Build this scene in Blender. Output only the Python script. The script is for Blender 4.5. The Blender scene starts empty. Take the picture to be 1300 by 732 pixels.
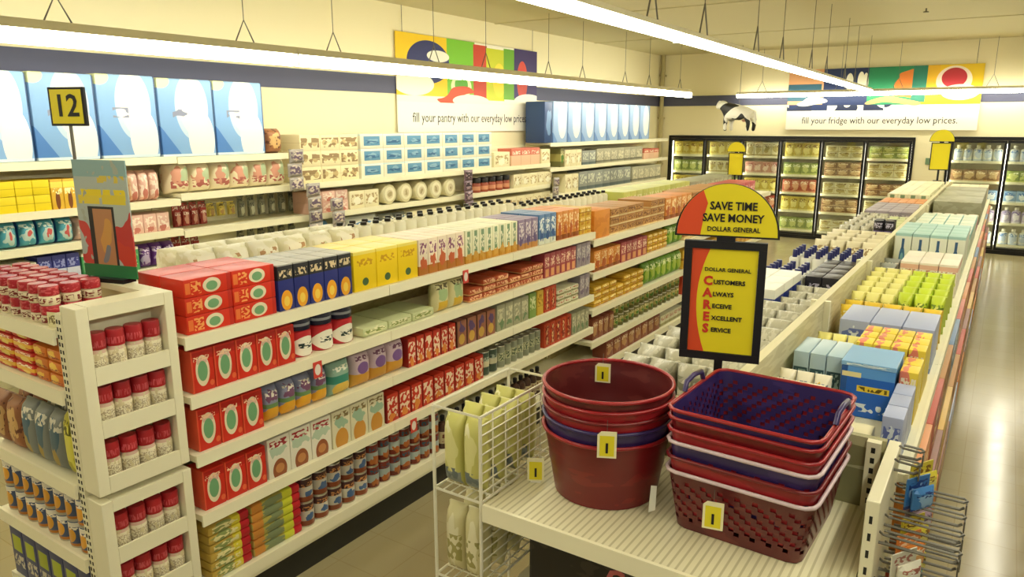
import bpy, bmesh, math, random
from mathutils import Vector, Matrix
random.seed(12)
PI = math.pi
sc = bpy.context.scene
col = sc.collection

# ------------------------------------------------------------------ camera
F, CX, CY, H = 932.0, 650.0, 366.0, 2.3
TH = math.atan((366 - 157) / F)
PS = math.atan(635 * math.cos(TH) / F)
FW = Vector((-math.sin(PS) * math.cos(TH), math.cos(PS) * math.cos(TH), -math.sin(TH)))
RT = Vector((math.cos(PS), math.sin(PS), 0))
UP = RT.cross(FW)
cd = bpy.data.cameras.new('camera')
cam = bpy.data.objects.new('camera', cd)
col.objects.link(cam)
cd.sensor_width = 36.0
cd.lens = F / 1300 * 36
cd.clip_start = .02
m = Matrix((RT, UP, -FW)).transposed().to_4x4()
m.translation = Vector((0, 0, H))
cam.matrix_world = m
sc.camera = cam


def yx(px, X, z):
    """Y along a shelf edge (plane X, height z) seen in image column px."""
    t = (px - CX) / F
    return (t * (X * FW.x + (z - H) * FW.z) - X * RT.x) / (RT.y - t * FW.y)


def xy(px, Y, z):
    t = (px - CX) / F
    return (t * (Y * FW.y + (z - H) * FW.z) - Y * RT.y) / (RT.x - t * FW.x)


# ------------------------------------------------------------------ materials
def lin(h):
    h = h.lstrip('#')
    c = [int(h[i:i + 2], 16) / 255 for i in (0, 2, 4)]
    return tuple(x / 12.92 if x <= .04045 else ((x + .055) / 1.055) ** 2.4 for x in c) + (1,)


MATS = {}


def mat(name, base, shapes=(), rough=.5, spec=.4, metal=0, emit=0, bump=None, trans=0, vary=.0):
    """Procedural material: base colour plus printed shapes laid out in the object's own
    generated coordinates (u along the width, v up the height)."""
    if name in MATS:
        return MATS[name]
    M = bpy.data.materials.new(name)
    M.use_nodes = True
    nt = M.node_tree
    N, LK = nt.nodes, nt.links
    b = N['Principled BSDF']
    b.inputs['Roughness'].default_value = rough
    b.inputs['Specular IOR Level'].default_value = spec
    b.inputs['Metallic'].default_value = metal
    b.inputs['Base Color'].default_value = lin(base)
    cur = None
    if emit:
        b.inputs['Emission Color'].default_value = lin(base)
        b.inputs['Emission Strength'].default_value = emit

    def new(t, **kw):
        n = N.new(t)
        for k, v in kw.items():
            setattr(n, k, v)
        return n
    if shapes or vary:
        tc = new('ShaderNodeTexCoord')
        G = tc.outputs['Generated']

        def mix(fac, c):
            nonlocal cur
            mx = new('ShaderNodeMix', data_type='RGBA')
            if cur is None:
                mx.inputs[6].default_value = lin(base)
            else:
                LK.new(cur, mx.inputs[6])
            mx.inputs[7].default_value = lin(c)
            LK.new(fac, mx.inputs[0])
            cur = mx.outputs[2]

        def mth(op, a, bb=None):
            n = new('ShaderNodeMath', operation=op)
            for i, x in enumerate((a, bb)):
                if x is None:
                    continue
                if isinstance(x, (int, float)):
                    n.inputs[i].default_value = x
                else:
                    LK.new(x, n.inputs[i])
            return n.outputs[0]

        def local(cu, cv, ru, rv, src=None):
            a = new('ShaderNodeVectorMath', operation='SUBTRACT')
            LK.new(src or G, a.inputs[0])
            a.inputs[1].default_value = (0, cu, cv)
            c = new('ShaderNodeVectorMath', operation='MULTIPLY')
            LK.new(a.outputs[0], c.inputs[0])
            c.inputs[1].default_value = (0, 1 / ru, 1 / rv)
            return c.outputs[0]

        def noise(sx, sz, detail=2):
            s = new('ShaderNodeVectorMath', operation='MULTIPLY')
            LK.new(G, s.inputs[0])
            s.inputs[1].default_value = (3, sx, sz)
            oi = new('ShaderNodeObjectInfo')
            ad = new('ShaderNodeVectorMath', operation='ADD')
            LK.new(s.outputs[0], ad.inputs[0])
            n = new('ShaderNodeTexNoise')
            n.inputs['Scale'].default_value = 1
            n.inputs['Detail'].default_value = detail
            k = mth('MULTIPLY', oi.outputs['Random'], 30.0)
            LK.new(k, ad.inputs[1])
            LK.new(ad.outputs[0], n.inputs['Vector'])
            return n.outputs[0], n.outputs[1]

        def rectmask(cu, cv, ru, rv):
            l = local(cu, cv, ru, rv)
            ab = new('ShaderNodeVectorMath', operation='ABSOLUTE')
            LK.new(l, ab.inputs[0])
            se = new('ShaderNodeSeparateXYZ')
            LK.new(ab.outputs[0], se.inputs[0])
            return mth('LESS_THAN', mth('MAXIMUM', se.outputs[1], se.outputs[2]), 1.0)
        for s in shapes:
            k = s[0]
            if k == 'r':
                mix(rectmask(*s[1:5]), s[5])
            elif k == 'e':
                l = local(*s[1:5])
                ln = new('ShaderNodeVectorMath', operation='LENGTH')
                LK.new(l, ln.inputs[0])
                mix(mth('LESS_THAN', ln.outputs['Value'], 1.0), s[5])
            elif k == 'w':     # wobbly blob of printed artwork
                _, c = noise(3, 3, 1)
                sb = new('ShaderNodeVectorMath', operation='SUBTRACT')
                LK.new(c, sb.inputs[0])
                sb.inputs[1].default_value = (.5, .5, .5)
                ml = new('ShaderNodeVectorMath', operation='SCALE')
                LK.new(sb.outputs[0], ml.inputs[0])
                ml.inputs['Scale'].default_value = .5
                ad = new('ShaderNodeVectorMath', operation='ADD')
                LK.new(G, ad.inputs[0])
                LK.new(ml.outputs[0], ad.inputs[1])
                l = local(*s[1:5], src=ad.outputs[0])
                ln = new('ShaderNodeVectorMath', operation='LENGTH')
                LK.new(l, ln.inputs[0])
                mix(mth('LESS_THAN', ln.outputs['Value'], 1.0), s[5])
            elif k == 't':     # small print
                f, _ = noise(s[6], s[7], 0)
                mix(mth('MULTIPLY', rectmask(*s[1:5]), mth('GREATER_THAN', f, .5)), s[5])
            elif k == 'n':     # mottled printing
                f, _ = noise(s[2], s[3], 2)
                mix(mth('GREATER_THAN', f, s[4]), s[1])
            elif k == 'd':     # diagonal split u + slope*v > c
                se = new('ShaderNodeSeparateXYZ')
                LK.new(G, se.inputs[0])
                mix(mth('GREATER_THAN', mth('ADD', se.outputs[1], mth('MULTIPLY', se.outputs[2], s[1])), s[2]), s[3])
        if vary:
            oi = new('ShaderNodeObjectInfo')
            hs = new('ShaderNodeHueSaturation')
            v = mth('ADD', mth('MULTIPLY', oi.outputs['Random'], 2 * vary), 1 - vary)
            LK.new(v, hs.inputs['Value'])
            if cur is None:
                hs.inputs['Color'].default_value = lin(base)
            else:
                LK.new(cur, hs.inputs['Color'])
            cur = hs.outputs[0]
        LK.new(cur, b.inputs['Base Color'])
    if bump:
        tc = new('ShaderNodeTexCoord')
        n = new('ShaderNodeTexNoise')
        n.inputs['Scale'].default_value = bump[0]
        LK.new(tc.outputs['Object'], n.inputs['Vector'])
        bp = new('ShaderNodeBump')
        bp.inputs['Strength'].default_value = bump[1]
        bp.inputs['Distance'].default_value = .01
        LK.new(n.outputs[0], bp.inputs['Height'])
        LK.new(bp.outputs[0], b.inputs['Normal'])
    if trans:
        b.inputs['Transmission Weight'].default_value = trans
    MATS[name] = M
    return M


# ------------------------------------------------------------------ mesh building
class MB:
    def __init__(s):
        s.v, s.f, s.m, s.mats = [], [], [], []

    def mi(s, M):
        if M not in s.mats:
            s.mats.append(M)
        return s.mats.index(M)

    def add(s, vs, fs, M, tf=None):
        o = len(s.v)
        s.v += [tuple(tf @ Vector(v)) if tf else tuple(v) for v in vs]
        k = s.mi(M)
        for f in fs:
            s.f.append(tuple(i + o for i in f))
            s.m.append(k)
        return s

    def box(s, x0, x1, y0, y1, z0, z1, M, tf=None):
        vs = [(x, y, z) for z in (z0, z1) for x, y in ((x0, y0), (x1, y0), (x1, y1), (x0, y1))]
        return s.add(vs, [(3, 2, 1, 0), (4, 5, 6, 7), (0, 1, 5, 4), (1, 2, 6, 5), (2, 3, 7, 6), (3, 0, 4, 7)], M, tf)

    def cbox(s, x0, x1, y0, y1, z0, z1, M, c=.004, tf=None):
        bm = bmesh.new()
        vs = [bm.verts.new((x, y, z)) for z in (z0, z1) for x, y in ((x0, y0), (x1, y0), (x1, y1), (x0, y1))]
        for f in [(3, 2, 1, 0), (4, 5, 6, 7), (0, 1, 5, 4), (1, 2, 6, 5), (2, 3, 7, 6), (3, 0, 4, 7)]:
            bm.faces.new([vs[i] for i in f])
        bmesh.ops.bevel(bm, geom=bm.edges[:], offset=c, segments=2, affect='EDGES', profile=.6)
        bm.verts.index_update()
        s.add([v.co[:] for v in bm.verts], [[v.index for v in f.verts] for f in bm.faces], M, tf)
        bm.free()
        return s

    def lathe(s, prof, M, seg=20, tf=None, mats=None):
        """prof: list of (r, z); closed with caps where r > 0."""
        vs, fs, ms = [], [], []
        n = len(prof)
        for r, z in prof:
            for k in range(seg):
                a = 2 * PI * k / seg
                vs.append((r * math.cos(a), r * math.sin(a), z))
        for i in range(n - 1):
            for k in range(seg):
                k2 = (k + 1) % seg
                fs.append((i * seg + k, i * seg + k2, (i + 1) * seg + k2, (i + 1) * seg + k))
        fs.append(tuple(range(seg - 1, -1, -1)))
        fs.append(tuple((n - 1) * seg + k for k in range(seg)))
        return s.add(vs, fs, M, tf)

    def tube(s, pts, r, M, seg=6, tf=None, closed=False):
        P = [Vector(p) for p in pts]
        n = len(P)
        vs, fs = [], []
        for i, p in enumerate(P):
            a = P[(i - 1) % n] if (i > 0 or closed) else p
            b = P[(i + 1) % n] if (i < n - 1 or closed) else p
            d = (b - a).normalized()
            q = d.to_track_quat('Z', 'Y')
            for k in range(seg):
                t = 2 * PI * k / seg
                vs.append(p + q @ Vector((r * math.cos(t), r * math.sin(t), 0)))
        for i in range(n if closed else n - 1):
            j = (i + 1) % n
            for k in range(seg):
                k2 = (k + 1) % seg
                fs.append((i * seg + k, i * seg + k2, j * seg + k2, j * seg + k))
        if not closed:
            fs.append(tuple(range(seg - 1, -1, -1)))
            fs.append(tuple((n - 1) * seg + k for k in range(seg)))
        return s.add(vs, fs, M, tf)

    def prism(s, pts, x0, x1, M, tf=None):
        """outline pts (y, z) extruded along x from x0 to x1 (front at x1)."""
        n = len(pts)
        vs = [(x0, y, z) for y, z in pts] + [(x1, y, z) for y, z in pts]
        fs = [tuple(range(n - 1, -1, -1)), tuple(range(n, 2 * n))]
        for i in range(n):
            j = (i + 1) % n
            fs.append((i, j, n + j, n + i))
        return s.add(vs, fs, M, tf)

    def shell(s, S, nu, nv, M, mask=None, wrap=True, tf=None):
        """S(u, v, side) -> point; u, v in 0..1; side 0 outer, 1 inner; mask(i, j) True = open."""
        NU = nu if wrap else nu + 1
        vs = [S(i / nu, j / nv, d) for d in (0, 1) for j in range(nv + 1) for i in range(NU)]
        off = NU * (nv + 1)
        ix = lambda i, j, d: d * off + j * NU + (i % NU if wrap else i)
        op = lambda i, j: (j < 0 or j >= nv or (not wrap and (i < 0 or i >= nu))) or bool(mask and mask(i % nu, j))
        fs = []
        for j in range(nv):
            for i in range(nu):
                if op(i, j):
                    continue
                fs.append((ix(i, j, 0), ix(i + 1, j, 0), ix(i + 1, j + 1, 0), ix(i, j + 1, 0)))
                fs.append((ix(i, j, 1), ix(i, j + 1, 1), ix(i + 1, j + 1, 1), ix(i + 1, j, 1)))
                for (di, dj), (a, b) in (((-1, 0), ((i, j + 1), (i, j))), ((1, 0), ((i + 1, j), (i + 1, j + 1))),
                                         ((0, -1), ((i, j), (i + 1, j))), ((0, 1), ((i + 1, j + 1), (i, j + 1)))):
                    if op(i + di, j + dj):
                        fs.append((ix(*a, 0), ix(*a, 1), ix(*b, 1), ix(*b, 0)))
        return s.add(vs, fs, M, tf)

    def mesh(s, name, smooth=0):
        me = bpy.data.meshes.new(name)
        me.from_pydata(s.v, [], s.f)
        for M in s.mats:
            me.materials.append(M)
        me.polygons.foreach_set('material_index', s.m)
        if smooth:
            me.polygons.foreach_set('use_smooth', [True] * len(s.f))
            me.set_sharp_from_angle(angle=math.radians(smooth))
        me.update()
        return me


def obj(name, me, parent=None, loc=None, rz=None):
    if isinstance(me, MB):
        me = me.mesh(name)
    o = bpy.data.objects.new(name, me)
    col.objects.link(o)
    if parent:
        o.parent = parent
    if loc is not None:
        o.location = loc
    if rz is not None:
        o.rotation_euler = (0, 0, rz)
    return o


def tag(o, label, cat, group=None, kind=None):
    o['label'] = label
    o['category'] = cat
    if group:
        o['group'] = group
    if kind:
        o['kind'] = kind
    return o


def thing(name, label, cat, loc=(0, 0, 0), rz=0, group=None):
    o = bpy.data.objects.new(name, None)
    o.empty_display_size = .05
    col.objects.link(o)
    o.location = loc
    o.rotation_euler = (0, 0, rz)
    return tag(o, label, cat, group)


def struct(name, mb):
    o = obj(name, mb)
    o['kind'] = 'structure'
    return o


def text_mb(mb, s, size, M, tf, bold=0.0, align='CENTER', squeeze=1.0):
    """Lettering as real mesh, lying in local (y, z), facing +x before tf."""
    c = bpy.data.curves.new('lettering', 'FONT')
    c.body = s
    c.size = size
    c.align_x = align
    c.align_y = 'CENTER'
    c.extrude = .0008
    c.offset = bold
    c.resolution_u = 2
    o = bpy.data.objects.new('lettering', c)
    me = bpy.data.meshes.new_from_object(o)
    vs = [(v.co.z, v.co.x * squeeze, v.co.y) for v in me.vertices]
    mb.add(vs, [tuple(p.vertices) for p in me.polygons], M, tf)
    bpy.data.objects.remove(o)
    bpy.data.curves.remove(c)
    bpy.data.meshes.remove(me)


# ------------------------------------------------------------------ product kinds
KINDS = {}


class Kind:
    def __init__(s, name, cat, parts, dims):
        s.name, s.cat, s.parts, s.dims = name, cat, parts, dims   # parts: [(part, mesh, z)]
        s.proto = None

    def place(s, loc, rz, label, group=None):
        if s.proto is None:
            if len(s.parts) == 1:
                r = obj(s.name, s.parts[0][1])
            else:
                r = bpy.data.objects.new(s.name, None)
                r.empty_display_size = .03
                col.objects.link(r)
                for pn, me in s.parts:
                    obj(pn, me, r)
            s.proto = r
        else:
            p = s.proto
            r = p.copy()
            col.objects.link(r)
            for ch in p.children:
                c = ch.copy()
                col.objects.link(c)
                c.parent = r
        r.location = loc
        r.rotation_euler = (0, 0, rz)
        tag(r, label, s.cat, group)
        return r


def k_carton(w, d, h, M, name='carton', cat='box'):
    mb = MB()
    c = min(.004, .08 * min(w, d, h))
    mb.cbox(-d / 2, d / 2, -w / 2, w / 2, 0, h, M, c)
    return Kind(name, cat, [('body', mb.mesh(name, 40))], (w, d, h))


def pillow(w, d, h, M, bulge=1, crimp=.0, nu=10, nv=10):
    """soft pack: a closed cushion standing on its base, front at +x"""
    vs, fs = [], []
    for sd in (1, -1):
        for j in range(nv + 1):
            for i in range(nu + 1):
                u, v = 2 * i / nu - 1, 2 * j / nv - 1
                t = (1 - abs(u) ** 4) ** .5 * (1 - abs(v) ** 4) ** .5
                if bulge > 1:
                    t *= .88 + .12 * abs(math.cos(u * bulge * PI / 2 + (PI / 2 if bulge % 2 == 0 else 0)))
                t = max(t, .1)
                yy = u * w / 2 * (1 - .05 * (1 - abs(v) ** 2))
                vs.append((sd * t * d / 2, yy, (v + 1) / 2 * h))
    n1 = (nu + 1) * (nv + 1)
    A = lambda i, j, s_: s_ * n1 + j * (nu + 1) + i
    for j in range(nv):
        for i in range(nu):
            fs.append((A(i, j, 0), A(i + 1, j, 0), A(i + 1, j + 1, 0), A(i, j + 1, 0)))
            fs.append((A(i, j, 1), A(i, j + 1, 1), A(i + 1, j + 1, 1), A(i + 1, j, 1)))
    for i in range(nu):
        fs.append((A(i, 0, 0), A(i, 0, 1), A(i + 1, 0, 1), A(i + 1, 0, 0)))
        fs.append((A(i, nv, 0), A(i + 1, nv, 0), A(i + 1, nv, 1), A(i, nv, 1)))
    for j in range(nv):
        fs.append((A(0, j, 0), A(0, j + 1, 0), A(0, j + 1, 1), A(0, j, 1)))
        fs.append((A(nu, j, 0), A(nu, j, 1), A(nu, j + 1, 1), A(nu, j + 1, 0)))
    return MB().add(vs, fs, M)


def k_pack(w, d, h, M, name='soft_pack', cat='pack', bulge=1):
    return Kind(name, cat, [('body', pillow(w, d, h, M, bulge).mesh(name, 50))], (w, d, h))


def k_big(w, d, h, M, name='bale_pack', cat='pack'):
    mb = MB()
    mb.cbox(-d / 2, d / 2, -w / 2, w / 2, 0, h, M, .022)
    return Kind(name, cat, [('body', mb.mesh(name, 50))], (w, d, h))


def k_flat(w, d, h, M, name='flat_pack', cat='pack'):
    """a pack lying flat: rounded low cushion"""
    mb = MB()
    mb.cbox(-d / 2, d / 2, -w / 2, w / 2, 0, h, M, h * .35)
    return Kind(name, cat, [('body', mb.mesh(name, 50))], (w, d, h))


def k_can(w, d, h, M, name='can', cat='can', topmat=None):
    r = min(w, d) / 2
    tm = topmat or MATS['tin']
    b = MB().lathe([(r * .95, .006), (r, .010), (r, h - .010), (r * .95, h - .006)], M, 18)
    e = MB().lathe([(r * .97, 0), (r * .97, .0055)], tm, 18)
    t = MB().lathe([(r * .97, h - .0055), (r * 1.0, h - .003), (r * .97, h), (r * .90, h), (r * .88, h - .003)], tm, 18)
    return Kind(name, cat, [('body', b.mesh('can_body', 40)), ('end', e.mesh('can_end', 40)), ('lid', t.mesh('can_lid', 40))], (w, d, h))


def k_jar(w, d, h, M, L, name='jar', cat='jar', lid=.34, taper=.92):
    r = min(w, d) / 2
    hb = h * (1 - lid)
    b = MB().lathe([(r * .9, 0), (r, .006), (r, hb * .82), (r * taper, hb * .95), (r * .85, hb)], M, 18)
    lm = MB().lathe([(r * .96, hb + .001), (r * .97, hb + .008), (r * .97, h - .008), (r * .9, h)], L, 18)
    return Kind(name, cat, [('body', b.mesh('jar_body', 40)), ('lid', lm.mesh('jar_lid', 40))], (w, d, h))


def k_bottle(w, d, h, M, L, name='bottle', cat='bottle', neck=.3, cap=.16):
    r = min(w, d) / 2
    hb = h * (1 - cap)
    b = MB().lathe([(r * .9, 0), (r, .006), (r, h * (1 - neck - cap * .3)), (r * .8, h * (1 - neck * .6 - cap * .4)), (r * .36, hb - .01), (r * .36, hb)], M, 16)
    c = MB().lathe([(r * .42, hb + .0008), (r * .44, hb + .006), (r * .44, h - .004), (r * .36, h)], L, 16)
    return Kind(name, cat, [('body', b.mesh('bottle_body', 40)), ('cap', c.mesh('bottle_cap', 40))], (w, d, h))


def k_roll(w, d, h, M, E_, name='plate_pack', cat='pack'):
    """short round pack standing on its edge, round face to the front"""
    r = h / 2
    tf = Matrix.Translation((0, 0, r)) @ Matrix.Rotation(PI / 2, 4, 'Y')
    b = MB().lathe([(r * .93, -d / 2), (r, -d / 2 + .01), (r, d / 2 - .012), (r * .93, d / 2 - .001)], M, 24, tf)
    f = MB().lathe([(r * .72, d / 2 - .0005), (r * .70, d / 2 + .004)], E_, 24, tf)
    return Kind(name, cat, [('body', b.mesh('roll_body', 40)), ('face', f.mesh('roll_face', 40))], (w, d, h))


ORD = ('first second third fourth fifth sixth seventh eighth ninth tenth eleventh twelfth thirteenth fourteenth fifteenth sixteenth '
       'seventeenth eighteenth nineteenth twentieth twenty-first twenty-second twenty-third twenty-fourth twenty-fifth twenty-sixth '
       'twenty-seventh twenty-eighth twenty-ninth thirtieth').split()
TIER = {1: [''], 2: ['bottom ', 'top '], 3: ['bottom ', 'middle ', 'top ']}
for _n in range(4, 9):
    TIER[_n] = ['bottom '] + [o + '-layer ' for o in ORD[1:_n - 1]] + ['top ']
ROWN = [''] + [f'{x}-row ' for x in 'second third fourth fifth sixth seventh eighth ninth tenth eleventh'.split()]
LABELS = {}


def uniq(l):
    LABELS[l] = LABELS.get(l, 0) + 1
    return l


COLOURS = set('red green blue yellow orange brown grey white cream navy teal pink tan olive black lilac violet plum mustard amber salmon russet peach '
              'lime slate pale dark deep dull long small huge tall plain bright striped large low'.split())


def noun(desc):
    w = desc.split(' with ')[0].split(' of ')[0].split(' behind ')[0].split(' right ')[0].split(' at ')[0].split(' away ')[0].replace('-', ' ').split()
    keep = [x for x in w if x not in COLOURS and x not in ('and', 'capped', 'topped')]
    return '_'.join(keep[-2:])


class Face:
    """A shelf front: products stand in line along it."""
    def __init__(s, axis, front, z, where, end='near end'):
        s.axis, s.front, s.z, s.where, s.end = axis, front, z, where, end
        s.rz = {'+x': 0, '-x': PI, '-y': -PI / 2}[axis]

    def row(s, mk, a0, a1, n, desc, d, h, M, *ex, tiers=1, rows=1, gap=.004, set=.0, skew=0, drop=0, **kw):
        pitch = (a1 - a0) / n
        w = pitch - gap
        kw.setdefault('name', noun(desc))
        K = mk(w, d, h, M, *ex, **kw)
        g = desc + 's on the ' + s.where
        for r in range(rows):
            for i in range(n):
                for t in range(tiers):
                    if drop and t == tiers - 1 and (i * 7 + r * 3 + n) % drop == 0:
                        continue
                    a = a0 + pitch * (i + .5)
                    f = set + r * (d + .005) + d / 2
                    z = s.z + .001 + t * (h + .001)
                    if s.axis == '+x':
                        p = (s.front - f, a, z)
                    elif s.axis == '-x':
                        p = (s.front + f, a, z)
                    else:
                        p = (a, s.front + f, z)
                    o_ = '' if n == 1 else (f', nearest {s.end}' if i == 0 else f', farthest from {s.end}' if i == n - 1 else f', {ORD[i]} from {s.end}')
                    lab = f'{TIER[tiers][t]}{ROWN[r]}{desc}{o_}, {s.where}'
                    K.place(p, s.rz + random.uniform(-skew, skew), uniq(lab), g)
        return K


# ------------------------------------------------------------------ common materials
mat('tin', '#c9c4ae', rough=.3, metal=.8)
SHELF = mat('cream_shelf_enamel', '#efe9c8', rough=.45)
LIP = mat('price_rail_plastic', '#f7f1cf', rough=.4)
KICK = mat('dark_kick_plate', '#2b2a22', rough=.5)
BACK = mat('pegboard_cream', '#ddd5ae', [('t', .5, .5, .5, .5, '#d2c99f', 60, 60)], rough=.6)
WHITE = mat('white_enamel', '#f4f1e2', rough=.35)
BLACK = mat('black_plastic', '#17171a', rough=.35)
WIRE = mat('white_wire_enamel', '#ece8d0', rough=.35)
CHROME = mat('grey_wire', '#77746a', rough=.35, metal=.7)
YEL = mat('sign_yellow', '#f5e326', rough=.45)
RED = mat('sign_red', '#d8402a', rough=.45)
INK = mat('black_ink', '#1b1a1e', rough=.5)

# ------------------------------------------------------------------ light from the rest of the store
wd_ = bpy.data.worlds.new('store_light')
wd_.use_nodes = True
wd_.node_tree.nodes['Background'].inputs[0].default_value = (1, .965, .83, 1)
wd_.node_tree.nodes['Background'].inputs[1].default_value = .2
sc.world = wd_
sc.view_settings.view_transform = 'Standard'
sc.view_settings.look = 'None'
sc.view_settings.gamma = 1
sc.view_settings.use_curve_mapping = False
sc.view_settings.exposure = 0.1

# ------------------------------------------------------------------ the room
XW, YW, ZC = -6.5625, 15.784, 3.75
XR, YF = 7.0, -6.0


def plain_floor():
    M = bpy.data.materials.new('vinyl_tile_floor')
    M.use_nodes = True
    nt = M.node_tree
    N, LK = nt.nodes, nt.links
    b = N['Principled BSDF']
    tc = N.new('ShaderNodeTexCoord')
    br = N.new('ShaderNodeTexBrick')
    br.offset = 0
    br.inputs['Color1'].default_value = lin('#b0a37c')
    br.inputs['Color2'].default_value = lin('#ab9e76')
    br.inputs['Mortar'].default_value = lin('#a3946a')
    br.inputs['Scale'].default_value = 1
    br.inputs['Mortar Size'].default_value = .003
    br.inputs['Brick Width'].default_value = .305
    br.inputs['Row Height'].default_value = .305
    LK.new(tc.outputs['Object'], br.inputs['Vector'])
    LK.new(br.outputs[0], b.inputs['Base Color'])
    n = N.new('ShaderNodeTexNoise')
    n.inputs['Scale'].default_value = 6
    LK.new(tc.outputs['Object'], n.inputs['Vector'])
    r = N.new('ShaderNodeMapRange')
    r.inputs['To Min'].default_value = .10
    r.inputs['To Max'].default_value = .24
    LK.new(n.outputs[0], r.inputs[0])
    LK.new(r.outputs[0], b.inputs['Roughness'])
    b.inputs['Specular IOR Level'].default_value = .5
    return M


WALL = mat('cream_wall_paint', '#f3e9c0', rough=.7, bump=(3, .02))
WALLLOW = mat('cream_wall_panel', '#f6efcb', rough=.6)
CEIL = mat('ceiling_board', '#cdc49a', rough=.85)
STRIPE = mat('slate_blue_paint', '#54566e', rough=.6)
struct('floor', MB().box(XW - .2, XR, YF, YW + 1.2, -.1, 0, plain_floor()))
struct('ceiling', MB().box(XW - .2, XR, YF, YW + 1.2, ZC, ZC + .1, CEIL))
struct('wall_left', MB().box(XW - .2, XW, YF, YW + 1.2, 0, ZC, WALL))
# back wall with two openings for the built-in coolers
CA = (-6.30, -1.46, 2.055)
CB = (-.93, 1.75, 2.075)
w = MB()
w.box(XW, CA[0], YW, YW + .12, 0, ZC, WALL)
w.box(CA[0], CA[1], YW, YW + .12, CA[2], ZC, WALL)
w.box(CA[1], CB[0], YW, YW + .12, 0, ZC, WALL)
w.box(CB[0], CB[1], YW, YW + .12, CB[2], ZC, WALL)
w.box(CB[1], XR, YW, YW + .12, 0, ZC, WALL)
struct('wall_back', w)
struct('trim_1', MB().box(XW, XW + .012, YF, YW - .012, 2.675, 2.885, STRIPE))
struct('trim_2', MB().box(XW + .001, XR, YW - .012, YW, 2.675, 2.885, STRIPE))
p = thing('wall_pipe', 'thin cream pipe running down the corner where the two walls meet', 'pipe', (XW + .09, YW - .10, 0))
PIPE = mat('pipe_paint', '#b9ac7a', rough=.5)
obj('tube', MB().lathe([(.045, .0), (.045, ZC - .002)], PIPE, 14).mesh('pipe', 40), p)
mb = MB()
for z in (1.4, 2.4, 3.3):
    mb.box(-.055, .055, -.06, .085, z, z + .04, PIPE)
obj('bracket', mb, p)
# raised beam lines on the ceiling and a couple of fixings
for i, y in enumerate((6.2, 9.4, 12.6)):
    struct(f'trim_{3 + i}', MB().box(XW, XR, y, y + .05, ZC - .012, ZC, CEIL))

# ------------------------------------------------------------------ fluorescent lights
GLOW = mat('glowing_diffuser', '#fffbe6', emit=18.0, rough=.4)
HOUSE = mat('light_housing', '#ded6b4', rough=.4)


def strip_light(c, rz, length, label, zc=2.86, w=.13, k=1.0):
    t = thing('fluorescent_light', label, 'light', (c[0], c[1], zc), rz, 'hanging fluorescent strip lights')
    L = length / 2 - .001
    w *= k
    zt = .085 * k
    mb = MB()
    mb.prism([(-w / 2, .03 * k), (w / 2, .03 * k), (w * .36, zt), (-w * .36, zt)], -L, L, HOUSE)
    obj('housing', mb, t)
    d = MB()
    pts = [(-w / 2 + .004, .0295 * k)] + [((w / 2 - .004) * math.cos(PI + q * PI / 8), .055 * k * math.sin(PI + q * PI / 8)) for q in range(9)] + [(w / 2 - .004, .0295 * k)]
    d.prism(pts[::-1], -L + .0065, L - .0065, GLOW)
    obj('diffuser', d, t)
    for s_ in (-1, 1):
        e = MB()
        e.box(min(s_ * L, s_ * (L - .006)), max(s_ * L, s_ * (L - .006)), -w / 2, w / 2, -.056 * k, .0295 * k, HOUSE)
        obj('end_plate', e, t)
        h = MB()
        top = ZC - zc - .001
        h.tube([(s_ * L * .6 - .09, 0, zt + .001), (s_ * L * .6, 0, .27), (s_ * L * .6 + .09, 0, zt + .001)], .006, CHROME, 5)
        h.tube([(s_ * L * .6, 0, .27), (s_ * L * .6, 0, top)], .0035, CHROME, 5)
        obj('hanger', h, t)
    return t


LEN = 2.44
YJ = yx(372, -5.36, 2.86)
for i in range(7):
    strip_light((-5.36, YJ + LEN * (i - 2.5)), PI / 2, LEN, uniq(f'bright fluorescent strip over the left wall aisle, {ORD[i]} in the row from the front'), k=1.12)
for i in range(7):
    strip_light((-1.86 - .0252 * (-2.45 + LEN * (i + .5) - 3.1), -2.45 + LEN * (i + .5)), PI / 2 + .0252, LEN, uniq(f'bright fluorescent strip over the middle aisle, {ORD[i]} in the row from the front'), k=.64)
for i in range(7):
    strip_light((.42, -2.02 + LEN * (i + .5)), PI / 2, LEN, uniq(f'fluorescent strip above the right aisle, {ORD[i]} in the row from the front'))
for i in range(4):
    strip_light((-4.75 + LEN * (i + .5), 15.45), 0, LEN, uniq(f'fluorescent strip along the back wall, {ORD[i]} from the corner pipe'), k=.85)

# ceiling hooks
HK = mat('dull_metal', '#6d684f', rough=.5, metal=.5)
for i, (x, y) in enumerate(((-3.6, 8.0), (-1.7, 9.3), (-1.1, 11.3), (-.4, 8.6))):
    t = obj('ceiling_hook', MB().lathe([(.035, -.0), (.03, .012), (.01, .014), (.01, .05)], HK, 10).mesh('hook', 40), None, (x, y, ZC - .05))
    tag(t, uniq(f'small dark metal hook screwed into the ceiling, {ORD[i]} from the left'), 'hook', 'ceiling hooks')

# ------------------------------------------------------------------ shelving helpers


def shelf_part(par, x0, x1, y0, y1, ztop, rail, name='shelf', th=.03, lip=.055):
    """one shelf board with its price rail; rail says which side carries the rail"""
    s = obj(name, MB().box(x0, x1, y0, y1, ztop - th, ztop, SHELF), par)
    r = MB()
    o = .012
    z0, z1 = ztop - lip + .002, ztop + .003
    if rail == '+x':
        r.box(x1 + .0005, x1 + o, y0, y1, z0, z1, LIP)
    elif rail == '-x':
        r.box(x0 - o, x0 - .0005, y0, y1, z0, z1, LIP)
    else:
        r.box(x0, x1, y0 - o, y0 - .0005, z0, z1, LIP)
    obj('price_rail', r, s)
    return s


GX = -3.27          # middle of the left gondola


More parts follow.
